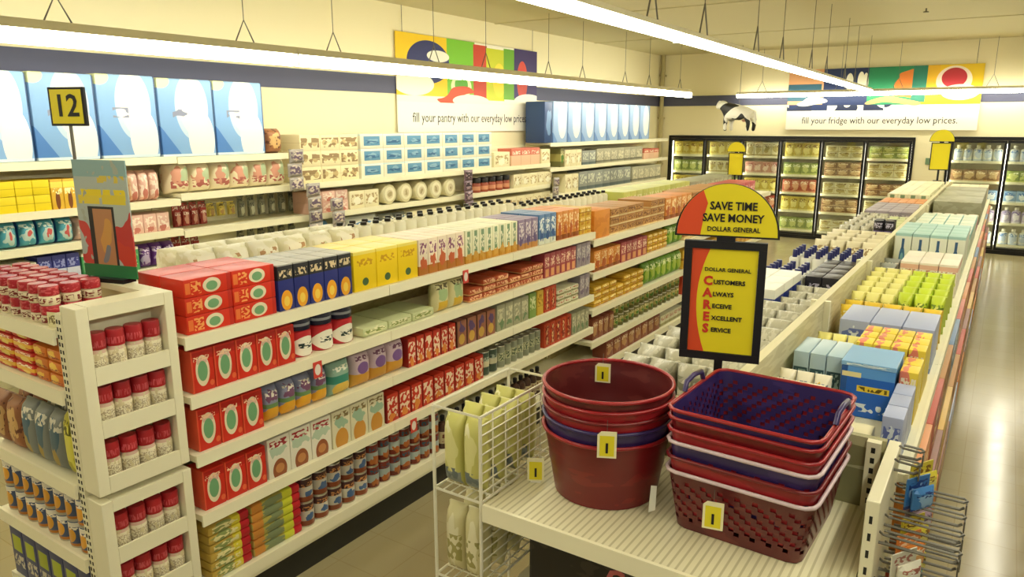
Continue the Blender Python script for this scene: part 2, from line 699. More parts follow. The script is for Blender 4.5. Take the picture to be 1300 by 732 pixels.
def gondola(label, y0, y1, nsec, zr, ztop_panel, xr, xl, rx=None, lx=None):
    """double-sided run: zr = heights of shelf tops on the +x side"""
    c = (xr + xl) / 2
    t = thing('gondola_shelving', label, 'shelving', (c, (y0 + y1) / 2, 0), 0, None)
    a0, a1 = y0 - (y0 + y1) / 2, y1 - (y0 + y1) / 2
    h = (xr - xl) / 2
    obj('base_deck', MB().box(-h, h, a0, a1, .16, zr[-1], SHELF), t)
    rails = MB().box(h + .0005, h + .012, a0, a1, zr[-1] - .055, zr[-1] + .004, LIP)
    obj('price_rail', rails, t)
    obj('kick_plate', MB().box(-h + .03, h - .03, a0, a1, 0, .1595, KICK), t)
    obj('back_panel', MB().box(-.018, .018, a0, a1, zr[-1] + .0005, ztop_panel, BACK), t)
    sec = (a1 - a0) / nsec
    for i in range(nsec + 1):
        y = a0 + sec * i
        up = MB()
        ya, yb = (y, y + .03) if i == 0 else ((y - .03, y) if i == nsec else (y - .015, y + .015))
        up.box(.0185, .045, ya, yb, zr[-1] + .0005, ztop_panel, SHELF)
        up.box(-.045, -.0185, ya, yb, zr[-1] + .0005, ztop_panel, SHELF)
        obj('upright', up, t)
    for i in range(nsec):
        for z in zr[:-1]:
            shelf_part(t, .046, h, a0 + sec * i + .002, a0 + sec * (i + 1) - .002, z, '+x')
        for z in zr[:2]:
            shelf_part(t, -h, -.046, a0 + sec * i + .002, a0 + sec * (i + 1) - .002, z, '-x')
    return t


LZ = [1.42, 1.155, .885, .60, .24]
FZ = [1.342, 1.055, .735, .445, .20]
gondola('long cream shelving run nearest the left, its near section with red boxes', 1.70, 5.44, 3, LZ, 1.50, -2.79, -3.75)
gondola('continuing cream shelving run farther along, behind the arched yellow sign', 5.452, 11.0, 5, FZ, 1.42, -2.81, -3.73)
# ------------------------------------------------------------------ left endcap and its side racks
EZ = [1.532, 1.287, .888, .556, .22]
EX0, EX1, EY0, EY1 = -3.72, -2.895, 1.28, 1.692
t = thing('endcap_shelving', 'cream end shelving with slotted posts, facing the viewer at the left edge', 'shelving', ((EX0 + EX1) / 2, 1.49, 0))
ox, oy = (EX0 + EX1) / 2, 1.49
obj('base_deck', MB().box(EX0 - ox, EX1 - ox, EY0 - oy, EY1 - oy, .12, EZ[-1], SHELF), t)
obj('kick_plate', MB().box(EX0 - ox + .02, EX1 - ox - .02, EY0 - oy + .03, EY1 - oy, 0, .1195, KICK), t)
obj('back_panel', MB().box(EX0 - ox, EX1 - ox, EY1 - oy - .03, EY1 - oy, EZ[-1] + .0005, 1.60, BACK), t)
for z in EZ[:-1]:
    shelf_part(t, EX0 - ox, EX1 - ox - .045, EY0 - oy, EY1 - oy - .031, z, '-y', lip=.06)
SLOT = mat('dark_slot', '#26241c', rough=.8)
for x in (EX1 - .0435,):
    for y in (EY0 + .004, EY1 - .075):
        up = MB()
        up.box(x - ox, x + .0435 - ox, y - oy, y + .04 - oy, EZ[-1] + .0005, 1.60, SHELF)
        for k in range(44):
            zz = .27 + k * .03
            up.box(x + .006 - ox, x + .016 - ox, y - oy - .0006, y - oy + .001, zz, zz + .016, SLOT)
            up.box(x + .026 - ox, x + .036 - ox, y - oy - .0006, y - oy + .001, zz, zz + .016, SLOT)
        obj('slotted_post', up, t)
obj('top_tray', MB().box(EX1 - .42 - ox, EX1 - ox, 1.62 - oy, EY1 - oy, 1.6005, 1.625, SHELF), t)

JARM = mat('jar_label_cream', '#ece3c4', [('t', .5, .45, .5, .3, '#b9a98a', 14, 22), ('r', .5, .93, .6, .06, '#d9b6a0'), ('n', '#d8cba0', 5, 4, .58)], rough=.35, vary=.06)
JARL = mat('jar_lid_red', '#a8242a', [('t', .5, .35, .6, .2, '#c9555a', 20, 2)], rough=.35, vary=.12)


def side_rack(x, y0, y1, zs, depth, label):
    """narrow rack hung on an endcap's side, open to +x; zs = lip heights from the top"""
    t = thing('side_rack', label, 'rack', (x, (y0 + y1) / 2, zs[-1] - .04), 0, 'narrow side racks on the left endcap')
    b = zs[-1] - .04
    a0, a1 = y0 - (y0 + y1) / 2, y1 - (y0 + y1) / 2
    top = zs[0] + .035 - b
    obj('back_panel', MB().box(-depth, -depth + .006, a0, a1, 0, top, SHELF), t)
    for ya, yb in ((a0, a0 + .045), (a1 - .04, a1)):
        s = MB()
        s.cbox(-depth + .0065, 0, ya, yb, 0, top, SHELF, .004)
        obj('stile', s, t)
    obj('top_rail', MB().box(-depth + .0065, -.001, a0 + .0455, a1 - .0405, top - .05, top, SHELF), t)
    for z in zs[1:]:
        s = MB()
        s.box(-depth + .0065, -.012, a0 + .0455, a1 - .0405, z - b - .028, z - b - .016, SHELF)
        s.box(-.0115, -.001, a0 + .0455, a1 - .0405, z - b - .04, z - b + .03, SHELF)
        obj('shelf', s, t)
    return t


side_rack(-2.775, 1.283, 1.668, [1.60, 1.365, 1.15, .92], .115, 'upper cream side rack of three rows of red-capped jars')
side_rack(-2.775, 1.283, 1.668, [.815, .61, .39, .165], .115, 'lower cream side rack of red-capped jars, its top below the seam')
for nm, zz in (('top row of upper side rack', 1.365), ('middle row of upper side rack', 1.15), ('bottom row of upper side rack', .92),
               ('top row of lower side rack', .61), ('middle row of lower side rack', .39), ('bottom row of lower side rack', .165)):
    Face('+x', -2.792, zz - .0155, nm, 'viewer').row(k_jar, 1.331, 1.625, 4, 'red-capped jar', .071, .172, JARM, JARL, gap=.0025, lid=.38)

# endcap stock
TOPJ = mat('wrap_red_top', '#b32a32', [('n', '#cf5a5c', 5, 4, .56)], rough=.3)
TOPB = mat('small_jar_cream', '#e6d8b4', [('t', .5, .5, .5, .3, '#7f2a26', 8, 8)], rough=.4, vary=.1)
fe = lambda i, nm: Face('-y', EY0 + .012, EZ[i], nm + ' of the left endcap', 'left edge')
fe(0, 'top shelf').row(k_jar, -3.70, -3.02, 8, 'small red-topped jar', .075, .075, TOPB, TOPJ, lid=.5, tiers=2, rows=3)
BAGR = mat('bag_red_yellow', '#c9352a', [('r', .5, .5, .6, .16, '#e9b63c'), ('w', .6, .3, .25, .2, '#f0cf6a'), ('t', .5, .75, .4, .1, '#f6e6c0', 6, 20)], rough=.4, vary=.1)
BAGO = mat('bag_orange', '#d8782c', [('w', .4, .5, .3, .3, '#f3c64e'), ('t', .5, .3, .4, .1, '#8d1d1a', 6, 20)], rough=.4, vary=.1)
f = fe(1, 'second shelf')
f.row(k_flat, -3.70, -3.20, 3, 'red and yellow flat bag', .3, .05, BAGR, tiers=4)
f.row(k_flat, -3.19, -2.96, 2, 'orange and yellow flat bag', .3, .05, BAGO, tiers=3)
GREYP = mat('pouch_grey_blue', '#8b8f86', [('w', .5, .6, .35, .25, '#4f6d7d'), ('w', .4, .25, .25, .15, '#b59a4a'), ('t', .5, .8, .4, .1, '#e8e2cc', 8, 12)], rough=.45, vary=.15)
LIMEP = mat('pouch_lime', '#b9b023', [('w', .5, .5, .3, .3, '#e0d95a'), ('t', .5, .75, .4, .1, '#5d5a10', 8, 14)], rough=.45)
BRNP = mat('pouch_brown', '#a06a45', [('w', .5, .5, .35, .3, '#d0a86c'), ('n', '#6d4430', 5, 6, .6)], rough=.45, vary=.1)
f = fe(2, 'third shelf')
f.row(k_pack, -3.70, -3.43, 2, 'brown pouch', .10, .24, BRNP, rows=2)
f.row(k_pack, -3.42, -3.06, 3, 'grey and blue pouch', .10, .26, GREYP, rows=2)
f.row(k_pack, -3.05, -2.955, 1, 'lime yellow pouch', .12, .30, LIMEP)
CANO = mat('can_blue_orange', '#4c5a78', [('e', .5, .45, .3, .3, '#e2a43c'), ('r', .5, .88, .6, .09, '#e6dfca'), ('t', .5, .75, .4, .08, '#f4ead0', 8, 14), ('r', .5, .06, .6, .06, '#c47a2e')], rough=.35, vary=.12)
f = fe(3, 'fourth shelf')
f.row(k_can, -3.70, -2.95, 8, 'blue and orange can', .09, .125, CANO, rows=2, tiers=2)
NAVYG = mat('box_navy_lime', '#39406c', [('r', .5, .66, .34, .16, '#a9b52e'), ('t', .5, .3, .4, .12, '#c9c3b0', 8, 12)], rough=.4, vary=.1)
fe(4, 'bottom shelf').row(k_carton, -3.70, -2.95, 6, 'navy box with lime stripe', .15, .25, NAVYG, rows=2)

# yellow 12 sign on its pole
t = thing('aisle_number_sign', 'yellow aisle number 12 sign on a thin pole above the left endcap', 'sign', (xy(97, 1.655, 2.1), 1.655, 1.6255), -PI / 2 + .35)
sg = MB()
sg.cbox(-.008, .008, -.092, .092, .665, .828, INK, .004)
obj('board', sg, t)
obj('face', MB().box(.0083, .0095, -.080, .080, .675, .818, YEL), t)
mb = MB()
text_mb(mb, '12', .13, INK, Matrix.Translation((.0105, 0, .746)), .002)
obj('number', mb, t)
obj('pole', MB().lathe([(.007, .006), (.007, .665)], CHROME, 10).mesh('pole', 40), t)
obj('foot', MB().lathe([(.03, 0), (.03, .006)], CHROME, 14).mesh('foot', 40), t)

# printed poster on the endcap
POST = mat('poster_print', '#b0bcb4', [('r', .5, .93, .6, .07, '#8fb0b0'), ('t', .7, .84, .25, .03, '#d8c24a', 14, 12), ('t', .5, .71, .45, .045, '#ecd62a', 11, 10), ('r', .25, .665, .2, .035, '#e6d140'), ('r', .72, .67, .22, .04, '#e3cf3c'),
                                       ('w', .12, .41, .17, .12, '#cc4640'), ('w', .87, .37, .19, .12, '#c03a36'), ('w', .14, .20, .18, .11, '#c8443c'), ('w', .88, .17, .2, .12, '#c8402f'),
                                       ('n', '#a9b0a0', 6, 8, .68), ('r', .45, .32, .245, .29, '#2a2626'), ('r', .47, .34, .18, .25, '#b8835a'), ('w', .5, .36, .12, .1, '#cf9a50'), ('w', .5, .2, .13, .08, '#7d7f86'), ('r', .5, .05, .6, .06, '#2f7a4a')], rough=.4)
t = thing('poster_sign', 'grey-blue poster with yellow lettering and red flowers on the left endcap', 'sign', (xy(133, 1.655, 1.9), 1.655, 1.6255), -PI / 2 + .25)
obj('panel', MB().box(-.003, .003, -.148, .148, .018, .525, POST), t)
obj('stand', MB().box(-.035, .035, -.1, .1, 0, .0178, BLACK), t)

# ------------------------------------------------------------------ stock designs for the left gondola
RB = mat('red_box_print', '#cf2f20', [('r', .5, .86, .6, .10, '#b8241c'), ('e', .48, .50, .31, .37, '#e9dcba'), ('r', .48, .74, .22, .07, '#d8b4a0'), ('e', .48, .49, .22, .24, '#74a878'), ('t', .45, .80, .35, .05, '#f2c9a0', 10, 24), ('e', .86, .16, .1, .07, '#e6693c'), ('r', .03, .5, .03, .5, '#e0553a')], rough=.35, vary=.05)
RL = mat('red_long_print', '#d8341f', [('e', .58, .5, .19, .40, '#e9dcba'), ('e', .58, .46, .12, .26, '#78a878'), ('r', .08, .5, .05, .3, '#eb7a3c'), ('t', .25, .5, .1, .35, '#f4a55c', 14, 8), ('r', .95, .5, .05, .5, '#c12a1e')], rough=.35, vary=.05)
NAV = mat('navy_orange_print', '#2b347c', [('r', .5, .84, .6, .17, '#2d2d30'), ('t', .5, .80, .4, .08, '#d9c49a', 8, 14), ('r', .5, .99, .6, .02, '#a9a8a0'), ('e', .5, .22, .36, .22, '#f0a82c'), ('e', .5, .2, .18, .11, '#f7d35a')], rough=.35, vary=.06)
YB = mat('yellow_box_print', '#f2cf1d', [('e', .5, .22, .14, .1, '#4f6b45'), ('t', .5, .72, .35, .09, '#cf9a12', 8, 14), ('r', .5, .97, .6, .05, '#f5e06a')], rough=.35, vary=.05)
PW = mat('white_brown_print', '#f0dfc4', [('r', .5, .12, .6, .14, '#b8742e'), ('w', .5, .34, .36, .18, '#c9653c'), ('t', .5, .74, .36, .16, '#8d5570', 6, 12)], rough=.4, vary=.08)
GW = mat('white_green_print', '#efedc8', [('r', .5, .09, .6, .14, '#cf9332'), ('r', .5, .62, .22, .34, '#7d9a72'), ('t', .5, .6, .3, .2, '#f4efcf', 8, 10), ('w', .5, .2, .35, .12, '#d8a54a')], rough=.4, vary=.08)
PU = mat('purple_print', '#937f9a', [('r', .5, .1, .6, .1, '#c98f4e'), ('t', .5, .6, .4, .3, '#d9cdd0', 6, 12), ('w', .5, .3, .3, .15, '#6b5a86')], rough=.4, vary=.08)
BL = mat('blue_print', '#5c7fa8', [('r', .5, .1, .6, .1, '#d9dccb'), ('t', .5, .62, .4, .26, '#dfe6e2', 6, 12), ('w', .5, .3, .3, .15, '#39598c')], rough=.4, vary=.08)
OR = mat('orange_print', '#d98a3c', [('r', .5, .1, .6, .08, '#8f4a1e'), ('t', .5, .6, .4, .3, '#f0d09a', 6, 12), ('w', .5, .35, .3, .2, '#b85a28')], rough=.4, vary=.08)
YE2 = mat('mustard_print', '#ddb03a', [('r', .5, .5, .6, .05, '#a86e1c'), ('t', .5, .7, .4, .15, '#f6e3a0', 6, 12), ('w', .5, .25, .3, .15, '#c98b28')], rough=.4, vary=.08)
OB = mat('orange_carton_print', '#df8f34', [('n', '#d4822b', 3, 3, .55)], rough=.5)
TB = mat('tan_tray_print', '#c08d50', [('r', .5, .08, .6, .1, '#e8cf98'), ('t', .5, .55, .45, .25, '#7d4a22', 9, 5), ('r', .5, .9, .6, .06, '#9c6a34')], rough=.5, vary=.12)
CAN1 = mat('canister_red_white', '#c22f36', [('e', .5, .4, .5, .38, '#f1ecd8'), ('t', .5, .42, .3, .1, '#2b3c38', 7, 20)], rough=.35)
LIDN = mat('lid_navy', '#25263c', [('r', .5, .5, .6, .12, '#9aa0a8')], rough=.35)
CG = mat('pack_cream_green', '#c9cf9c', [('w', .5, .5, .4, .3, '#e6e3b8'), ('t', .5, .5, .4, .2, '#8f9c55', 8, 8)], rough=.4, vary=.06)
BP = mat('pack_cream_yellow', '#d8cf9a', [('r', .5, .2, .3, .16, '#d9b238'), ('w', .5, .6, .3, .25, '#a8bf8a'), ('t', .5, .85, .4, .08, '#5a5030', 7, 14)], rough=.4)
RBR = mat('brick_flat_print', '#b1502f', [('r', .5, .15, .6, .16, '#dba46c'), ('t', .5, .6, .45, .3, '#e6b384', 10, 3)], rough=.45, vary=.12)
PR = mat('plum_red_print', '#a84a4e', [('r', .5, .2, .3, .16, '#e0a06a'), ('t', .5, .65, .4, .2, '#e8c4a6', 6, 12)], rough=.45, vary=.12)
GY = mat('grey_lilac_print', '#9a8f96', [('t', .5, .6, .4, .25, '#c9c0ba', 6, 10), ('w', .5, .3, .3, .15, '#7a6a80')], rough=.45, vary=.08)
BW = mat('bowl_pack_print', '#8c8fa8', [('e', .5, .2, .46, .28, '#e8aa32'), ('w', .5, .72, .34, .17, '#7a4f6d'), ('t', .5, .8, .35, .08, '#e6dccb', 7, 16), ('r', .5, .48, .6, .06, '#6d8f5a')], rough=.4, vary=.08)
TL = mat('teal_pack_print', '#8fb09a', [('e', .5, .2, .4, .22, '#e3bf56'), ('r', .5, .5, .6, .12, '#3f8a76'), ('t', .5, .82, .35, .08, '#e8e6d0', 7, 16)], rough=.4)
PO = mat('lilac_orange_print', '#c8b0b8', [('r', .5, .2, .6, .2, '#d39a3c'), ('e', .5, .56, .3, .18, '#7d5a92'), ('t', .5, .85, .35, .06, '#6b3a58', 7, 16)], rough=.4, vary=.08)
RS = mat('red_small_print', '#c23522', [('t', .5, .5, .4, .38, '#eed3b2', 5, 8), ('r', .04, .5, .05, .5, '#8a1d18'), ('w', .5, .2, .25, .14, '#e08a3a')], rough=.4, vary=.08)
BV = mat('brown_violet_print', '#96604a', [('w', .5, .7, .32, .2, '#5a4468'), ('e', .5, .28, .3, .2, '#c9a04a'), ('r', .03, .5, .05, .5, '#4a2c22')], rough=.4, vary=.08)
GG = mat('grey_green_print', '#a3a284', [('t', .5, .6, .4, .25, '#cfcba6', 7, 10), ('w', .5, .25, .3, .12, '#6f8a62')], rough=.45, vary=.08)
GN = mat('green_print', '#7d9a4c', [('t', .5, .6, .4, .25, '#d4d9a0', 7, 10)], rough=.45, vary=.1)
YL = mat('yellow_print', '#e0b946', [('t', .5, .6, .4, .25, '#a87d20', 7, 10)], rough=.45, vary=.1)
RD = mat('red_strip_print', '#c64a2c', [('r', .5, .5, .13, .4, '#e6c58a'), ('t', .5, .5, .4, .4, '#8f2a1c', 5, 9)], rough=.45, vary=.1)
WT = mat('white_tray_print', '#dcd8b8', [('r', .5, .2, .6, .12, '#a09a6a'), ('t', .5, .7, .4, .15, '#b56a48', 9, 5)], rough=.45, vary=.06)
CE = mat('cereal_print', '#ebe6d2', [('e', .5, .16, .32, .28, '#9c5a38'), ('e', .5, .2, .2, .12, '#c98a52'), ('w', .5, .66, .4, .14, '#b9cbb0'), ('t', .5, .84, .4, .09, '#a8343a', 6, 16)], rough=.4, vary=.05)
CE2 = mat('cereal_orange_print', '#ddd6b4', [('e', .5, .2, .36, .3, '#cf9440'), ('w', .5, .68, .36, .14, '#9cb89a'), ('t', .5, .86, .4, .08, '#8d7a50', 6, 16)], rough=.4, vary=.05)
DC = mat('dark_can_print', '#4a5a4c', [('r', .5, .5, .6, .14, '#cfc9a6'), ('t', .5, .7, .4, .1, '#a8b09a', 8, 14)], rough=.35, vary=.1)
GC = mat('grey_can_print', '#8f937c', [('r', .5, .5, .6, .2, '#bdbd98'), ('t', .5, .5, .4, .18, '#5d6a52', 8, 12)], rough=.35, vary=.1)
SC = mat('soup_can_print', '#4a2e2a', [('r', .5, .42, .6, .26, '#c9c2b0'), ('w', .5, .4, .3, .16, '#4c6a94'), ('r', .5, .12, .6, .12, '#8f4a2c'), ('t', .5, .78, .4, .1, '#c98a50', 8, 16)], rough=.3, vary=.15)
SC2 = mat('soup_can_red_print', '#7a3224', [('r', .5, .45, .6, .2, '#a8b4ae'), ('w', .5, .25, .35, .16, '#b86a34'), ('t', .5, .8, .4, .1, '#2f5a68', 8, 16)], rough=.3, vary=.15)
YP = mat('yellow_red_flat_print', '#c2a24a', [('r', .90, .5, .15, .6, '#b8202a'), ('w', .35, .5, .2, .5, '#8f9a5a'), ('r', .66, .5, .10, .6, '#d9c83c'), ('t', .4, .5, .3, .3, '#e6dca0', 10, 4)], rough=.4, vary=.1)
YP2 = mat('green_red_flat_print', '#b5a852', [('r', .93, .5, .13, .6, '#c01f2c'), ('r', .12, .5, .1, .6, '#cf8a3c'), ('w', .45, .5, .2, .5, '#7f8a62'), ('r', .72, .5, .1, .6, '#cfd03a')], rough=.4, vary=.1)
DB = mat('dark_bottle_print', '#4a342a', [('r', .5, .42, .6, .22, '#c4b48c'), ('t', .5, .42, .4, .16, '#6d4030', 8, 12)], rough=.3, vary=.15)
BKL = mat('black_lid', '#1d1b1b', rough=.35)

XS = -2.808


def seg(px0, px1, z):
    return yx(px0, XS, z), yx(px1, XS, z)


def run(i, lst, zs=LZ, where='left gondola'):
    nm = ['top shelf', 'second shelf', 'third shelf', 'fourth shelf', 'bottom shelf'][i] + ' of the ' + where
    f = Face('+x', XS if zs is LZ else -2.832, zs[i], nm)
    for px0, px1, n, mk, desc, d, h, M, *rest in lst:
        kw = rest[-1] if rest and isinstance(rest[-1], dict) else {}
        ex = [r for r in rest if not isinstance(r, dict)]
        a0, a1 = seg(px0, px1, zs[i] + .01)
        lo, hi = (1.735, 5.41) if zs is LZ else (5.49, 10.95)
        f.row(mk, max(a0, lo), min(a1, hi), n, desc, d, h, M, *ex, **kw)


B, FL, CN, PK = k_carton, k_flat, k_can, k_pack
run(0, [
    (226, 352, 2, B, 'long red box', .17, .079, RL, dict(tiers=3, rows=2)),
    (355, 448, 5, B, 'navy box with orange disc', .15, .225, NAV, dict(rows=2)),
    (450, 531, 3, B, 'plain yellow box', .18, .215, YB, dict(rows=2)),
    (532, 590, 5, B, 'pinkish white box', .17, .215, PW, dict(rows=2)),
    (591, 657, 8, B, 'white and green box', .17, .215, GW, dict(rows=2)),
    (658, 683, 3, B, 'lilac carton', .17, .215, PU, dict(rows=2)),
    (684, 706, 3, B, 'blue carton', .17, .225, BL, dict(rows=2)),
    (707, 735, 4, B, 'orange carton', .17, .22, OR, dict(rows=2)),
    (736, 752, 2, B, 'mustard box', .17, .07, YE2, dict(rows=2, tiers=3)),
])
run(1, [
    (229, 376, 5, B, 'red box with green oval', .12, .19, RB),
    (378, 457, 3, k_jar, 'red canister with navy lid', .16, .195, CAN1, LIDN, dict(lid=.3, taper=1)),
    (461, 552, 3, FL, 'cream green flat pack', .3, .055, CG, dict(tiers=1)),
    (554, 592, 2, PK, 'cream bottle-shaped pack', .09, .19, BP),
    (596, 690, 6, FL, 'brick red flat box', .3, .042, RBR, dict(tiers=3, drop=3)),
    (691, 731, 6, B, 'plum red carton', .12, .185, PR),
    (732, 752, 3, B, 'grey lilac carton', .12, .19, GY),
])
run(2, [
    (238, 336, 3, B, 'red box with green oval', .12, .195, RB),
    (338, 420, 4, PK, 'bowl pack of orange food', .12, .18, BW),
    (422, 449, 1, PK, 'teal and yellow pack', .1, .18, TL),
    (451, 516, 3, PK, 'lilac and orange pouch', .1, .19, PO),
    (518, 579, 6, B, 'small red carton', .12, .175, RS),
    (580, 629, 4, B, 'brown and violet carton', .12, .175, BV),
    (631, 671, 4, B, 'grey green carton', .12, .185, GG),
    (672, 681, 1, B, 'green carton', .12, .19, GN),
    (682, 690, 1, B, 'yellow carton', .12, .19, YL),
    (691, 706, 2, B, 'red striped carton', .12, .195, RD),
    (708, 735, 3, FL, 'white flat tray', .2, .045, WT, dict(tiers=3)),
    (736, 752, 2, B, 'grey lilac carton', .12, .19, GY),
])
run(3, [
    (248, 340, 3, B, 'red box with green oval', .12, .19, RB),
    (342, 422, 3, B, 'white box with brown bowl', .12, .205, CE),
    (423, 489, 3, B, 'white box with orange bowl', .12, .205, CE2),
    (491, 614, 9, B, 'small red carton', .12, .17, RS),
    (615, 635, 2, CN, 'dark green can', .1, .17, DC),
    (637, 690, 7, CN, 'grey green can', .1, .16, GC),
    (691, 725, 5, B, 'red striped carton', .12, .19, RD),
    (726, 752, 4, B, 'grey green carton', .12, .18, GG),
])
run(4, [
    (262, 322, 1, FL, 'yellow flat pack with red end', .26, .044, YP, dict(tiers=6)),
    (323, 385, 1, FL, 'green flat pack with red end', .26, .044, YP2, dict(tiers=6)),
    (387, 472, 5, CN, 'dark soup can', .1, .135, SC, dict(tiers=2)),
    (473, 562, 7, CN, 'red-brown soup can', .1, .135, SC2, dict(tiers=2)),
    (563, 690, 16, k_bottle, 'dark bottle', .075, .22, DB, BKL),
])
GRV = mat('green_veg_print', '#6f9a34', [('w', .5, .5, .35, .3, '#a8bf4a'), ('t', .5, .75, .4, .12, '#e0e6b0', 8, 12)], rough=.4, vary=.12)
OLV = mat('olive_can_print', '#6d6a3c', [('r', .5, .5, .6, .2, '#a9a05c'), ('w', .5, .5, .3, .2, '#4f7a34'), ('t', .5, .75, .4, .12, '#d0c690', 8, 12)], rough=.4, vary=.2)
BRC = mat('brown_carton_print', '#8a4a34', [('w', .5, .5, .35, .3, '#b98a5a'), ('t', .5, .75, .4, .12, '#e0c6a0', 8, 12)], rough=.4, vary=.15)
RDT = mat('red_tray_print', '#c8575a', [('t', .5, .5, .45, .3, '#ecc0b0', 9, 6)], rough=.45, vary=.1)
fw = 'far gondola'
run(0, [
    (757, 777, 1, B, 'plain orange case', .36, .24, OB),
    (778, 846, 7, B, 'tan tray', .36, .075, TB, dict(tiers=3, drop=5)),
    (847, 880, 5, B, 'orange carton', .3, .22, OR),
    (881, 925, 7, B, 'tan case', .36, .22, TB),
    (926, 960, 5, B, 'pinkish red case', .36, .2, RDT),
], FZ, fw)
run(1, [
    (757, 790, 4, B, 'orange carton', .12, .18, OR),
    (791, 824, 5, B, 'plum red carton', .12, .185, PR),
    (825, 850, 4, FL, 'mustard box', .2, .06, YE2, dict(tiers=3)),
    (851, 870, 3, PK, 'green vegetable pouch', .1, .21, GRV),
    (871, 962, 14, B, 'tan carton', .14, .2, TB),
], FZ, fw)
run(2, [
    (757, 820, 7, FL, 'mustard box', .2, .06, YE2, dict(tiers=3, drop=4)),
    (821, 868, 7, PK, 'green vegetable pouch', .1, .22, GRV),
    (869, 962, 14, B, 'amber carton', .14, .21, YE2),
], FZ, fw)
run(3, [
    (755, 782, 4, B, 'brown carton', .14, .18, BRC),
    (783, 866, 14, CN, 'olive can', .1, .115, OLV, dict(tiers=2)),
    (868, 962, 14, B, 'brick red carton', .14, .2, RD),
], FZ, fw)
run(4, [
    (772, 840, 8, B, 'brown carton', .14, .16, BRC),
    (841, 868, 5, B, 'white flat tray', .14, .12, WT),
    (870, 962, 12, B, 'grey green carton', .14, .18, GG),
], FZ, fw)

# far (left-aisle) side of the left gondola: only the top stock shows
BULK = mat('cream_bulk_pack', '#e9e4c4', [('w', .5, .5, .35, .3, '#d8d9b0'), ('t', .5, .7, .3, .14, '#b58a5a', 6, 12), ('n', '#f4f0da', 3, 3, .5)], rough=.45, vary=.05)
WB = mat('white_bottle_print', '#eee9cc', [('r', .5, .4, .6, .16, '#dcd6ae'), ('t', .5, .4, .4, .12, '#8a8a5a', 6, 12)], rough=.35, vary=.04)
OC = mat('orange_tub_print', '#d66a34', [('t', .5, .5, .4, .2, '#f0d0a0', 6, 10)], rough=.4)
WLID = mat('white_lid', '#f2edd6', rough=.35)
GRB = mat('lime_carton_print', '#c8cc6a', [('t', .5, .5, .4, .3, '#e8e6b0', 6, 10)], rough=.4, vary=.08)
fb = Face('-x', -3.745, LZ[0], 'left-aisle side of the left gondola')
fb.row(k_jar, 1.74, 2.12, 4, 'orange tub with white lid', .09, .13, OC, WLID, lid=.3, rows=2, set=.16)
fb.row(k_pack, 2.14, 3.36, 6, 'cream bulk pack', .17, .235, BULK, rows=2)
fb.row(k_bottle, 3.4, 5.40, 17, 'white bottle with black cap', .1, .23, WB, BKL, rows=2, cap=.1, neck=.16)
fb2 = Face('-x', -3.725, FZ[0], 'left-aisle side of the far gondola')
fb2.row(k_bottle, 5.5, 7.2, 14, 'white bottle with black cap', .1, .26, WB, BKL, rows=2, cap=.1, neck=.16)
fb2.row(k_carton, 7.22, 9.2, 12, 'lime carton', .36, .24, GRB)
fb2.row(k_carton, 9.22, 10.95, 9, 'grey green carton', .36, .22, GG)

# little red and white tags clipped on the price rails
TAGM = mat('shelf_tag_print', '#d8483c', [('e', .5, .5, .34, .34, '#f1e4d8')], rough=.4)
for px, i in ((403, 1), (591, 0), (525, 3)):
    z = LZ[i] - .06
    o = obj('shelf_tag', MB().cbox(0, .003, -.028, .028, -.05, .035, TAGM, .001), None, (-2.7755, yx(px, -2.7755, z), z))
    tag(o, 'small red and white tag clipped to the ' + ['top', 'second', 'third', 'fourth'][i] + ' price rail of the left gondola', 'tag', 'red shelf tags')
# ------------------------------------------------------------------ left wall shelving
XF = -6.06


def wall_unit(label, y0, y1, levels, short=None):
    """levels: shelf tops; short: (level, y_end) for a shelf that stops early"""
    yc = (y0 + y1) / 2
    xb = XW + .014
    t = thing('wall_shelving', label, 'shelving', (XF, yc, 0), 0, 'wall shelving along the left wall')
    a0, a1 = y0 - yc, y1 - yc
    b = xb - XF
    obj('back_panel', MB().box(b, b + .02, a0, a1, .2005, 1.97, WALLLOW), t)
    obj('base_deck', MB().box(b, 0, a0, a1, .12, .2, SHELF), t)
    obj('kick_plate', MB().box(b, -.04, a0, a1, 0, .1195, KICK), t)
    for z in levels:
        e1 = a1 if not short or short[0] != z else short[1] - yc
        shelf_part(t, b + .021, 0, a0, e1, z, '+x', lip=.06)
    return t


WA, WB_, WC = [2.02, 1.652, 1.385, 1.08, .62], [2.012, 1.69, 1.36, 1.0, .6], [2.0, 1.605, 1.175, .62]
wall_unit('tall cream wall shelving at the left edge, stocked with teal and yellow packs', .9, 3.80, WA)
wall_unit('cream wall shelving in the middle, stocked with tissue boxes and plates', 3.81, 10.20, WB_, (2.012, 5.02))
wall_unit('cream wall shelving nearest the back corner, stocked with grey boxes', 10.21, 15.1, WC)

DI = mat('big_pack_blue', '#5585c8', [('d', .9, .36, '#86b0de'), ('e', .58, .64, .30, .42, '#c4d8ea'), ('e', .60, .64, .24, .36, '#f6f5ec'), ('e', .72, .24, .24, .36, '#eef0ec'), ('e', .06, .97, .16, .10, '#dfe6b0'), ('t', .36, .55, .13, .06, '#8a90a8', 5, 16), ('r', .5, .02, .6, .02, '#cfe0ec'), ('r', .985, .5, .02, .6, '#33507d')], rough=.35, vary=.04)
DI2 = mat('big_pack_pale', '#6f92c8', [('d', 1.2, .3, '#9ab6dc'), ('e', .6, .55, .28, .45, '#f6f4ec'), ('r', .97, .5, .05, .6, '#5c78a6')], rough=.35, vary=.05)
DNV = mat('big_pack_navy', '#2f4a78', [('w', .5, .5, .3, .35, '#6f8fb8')], rough=.35)


def wseg(p0, p1, z):
    return yx(p0, XF - .02, z), yx(p1, XF - .02, z)


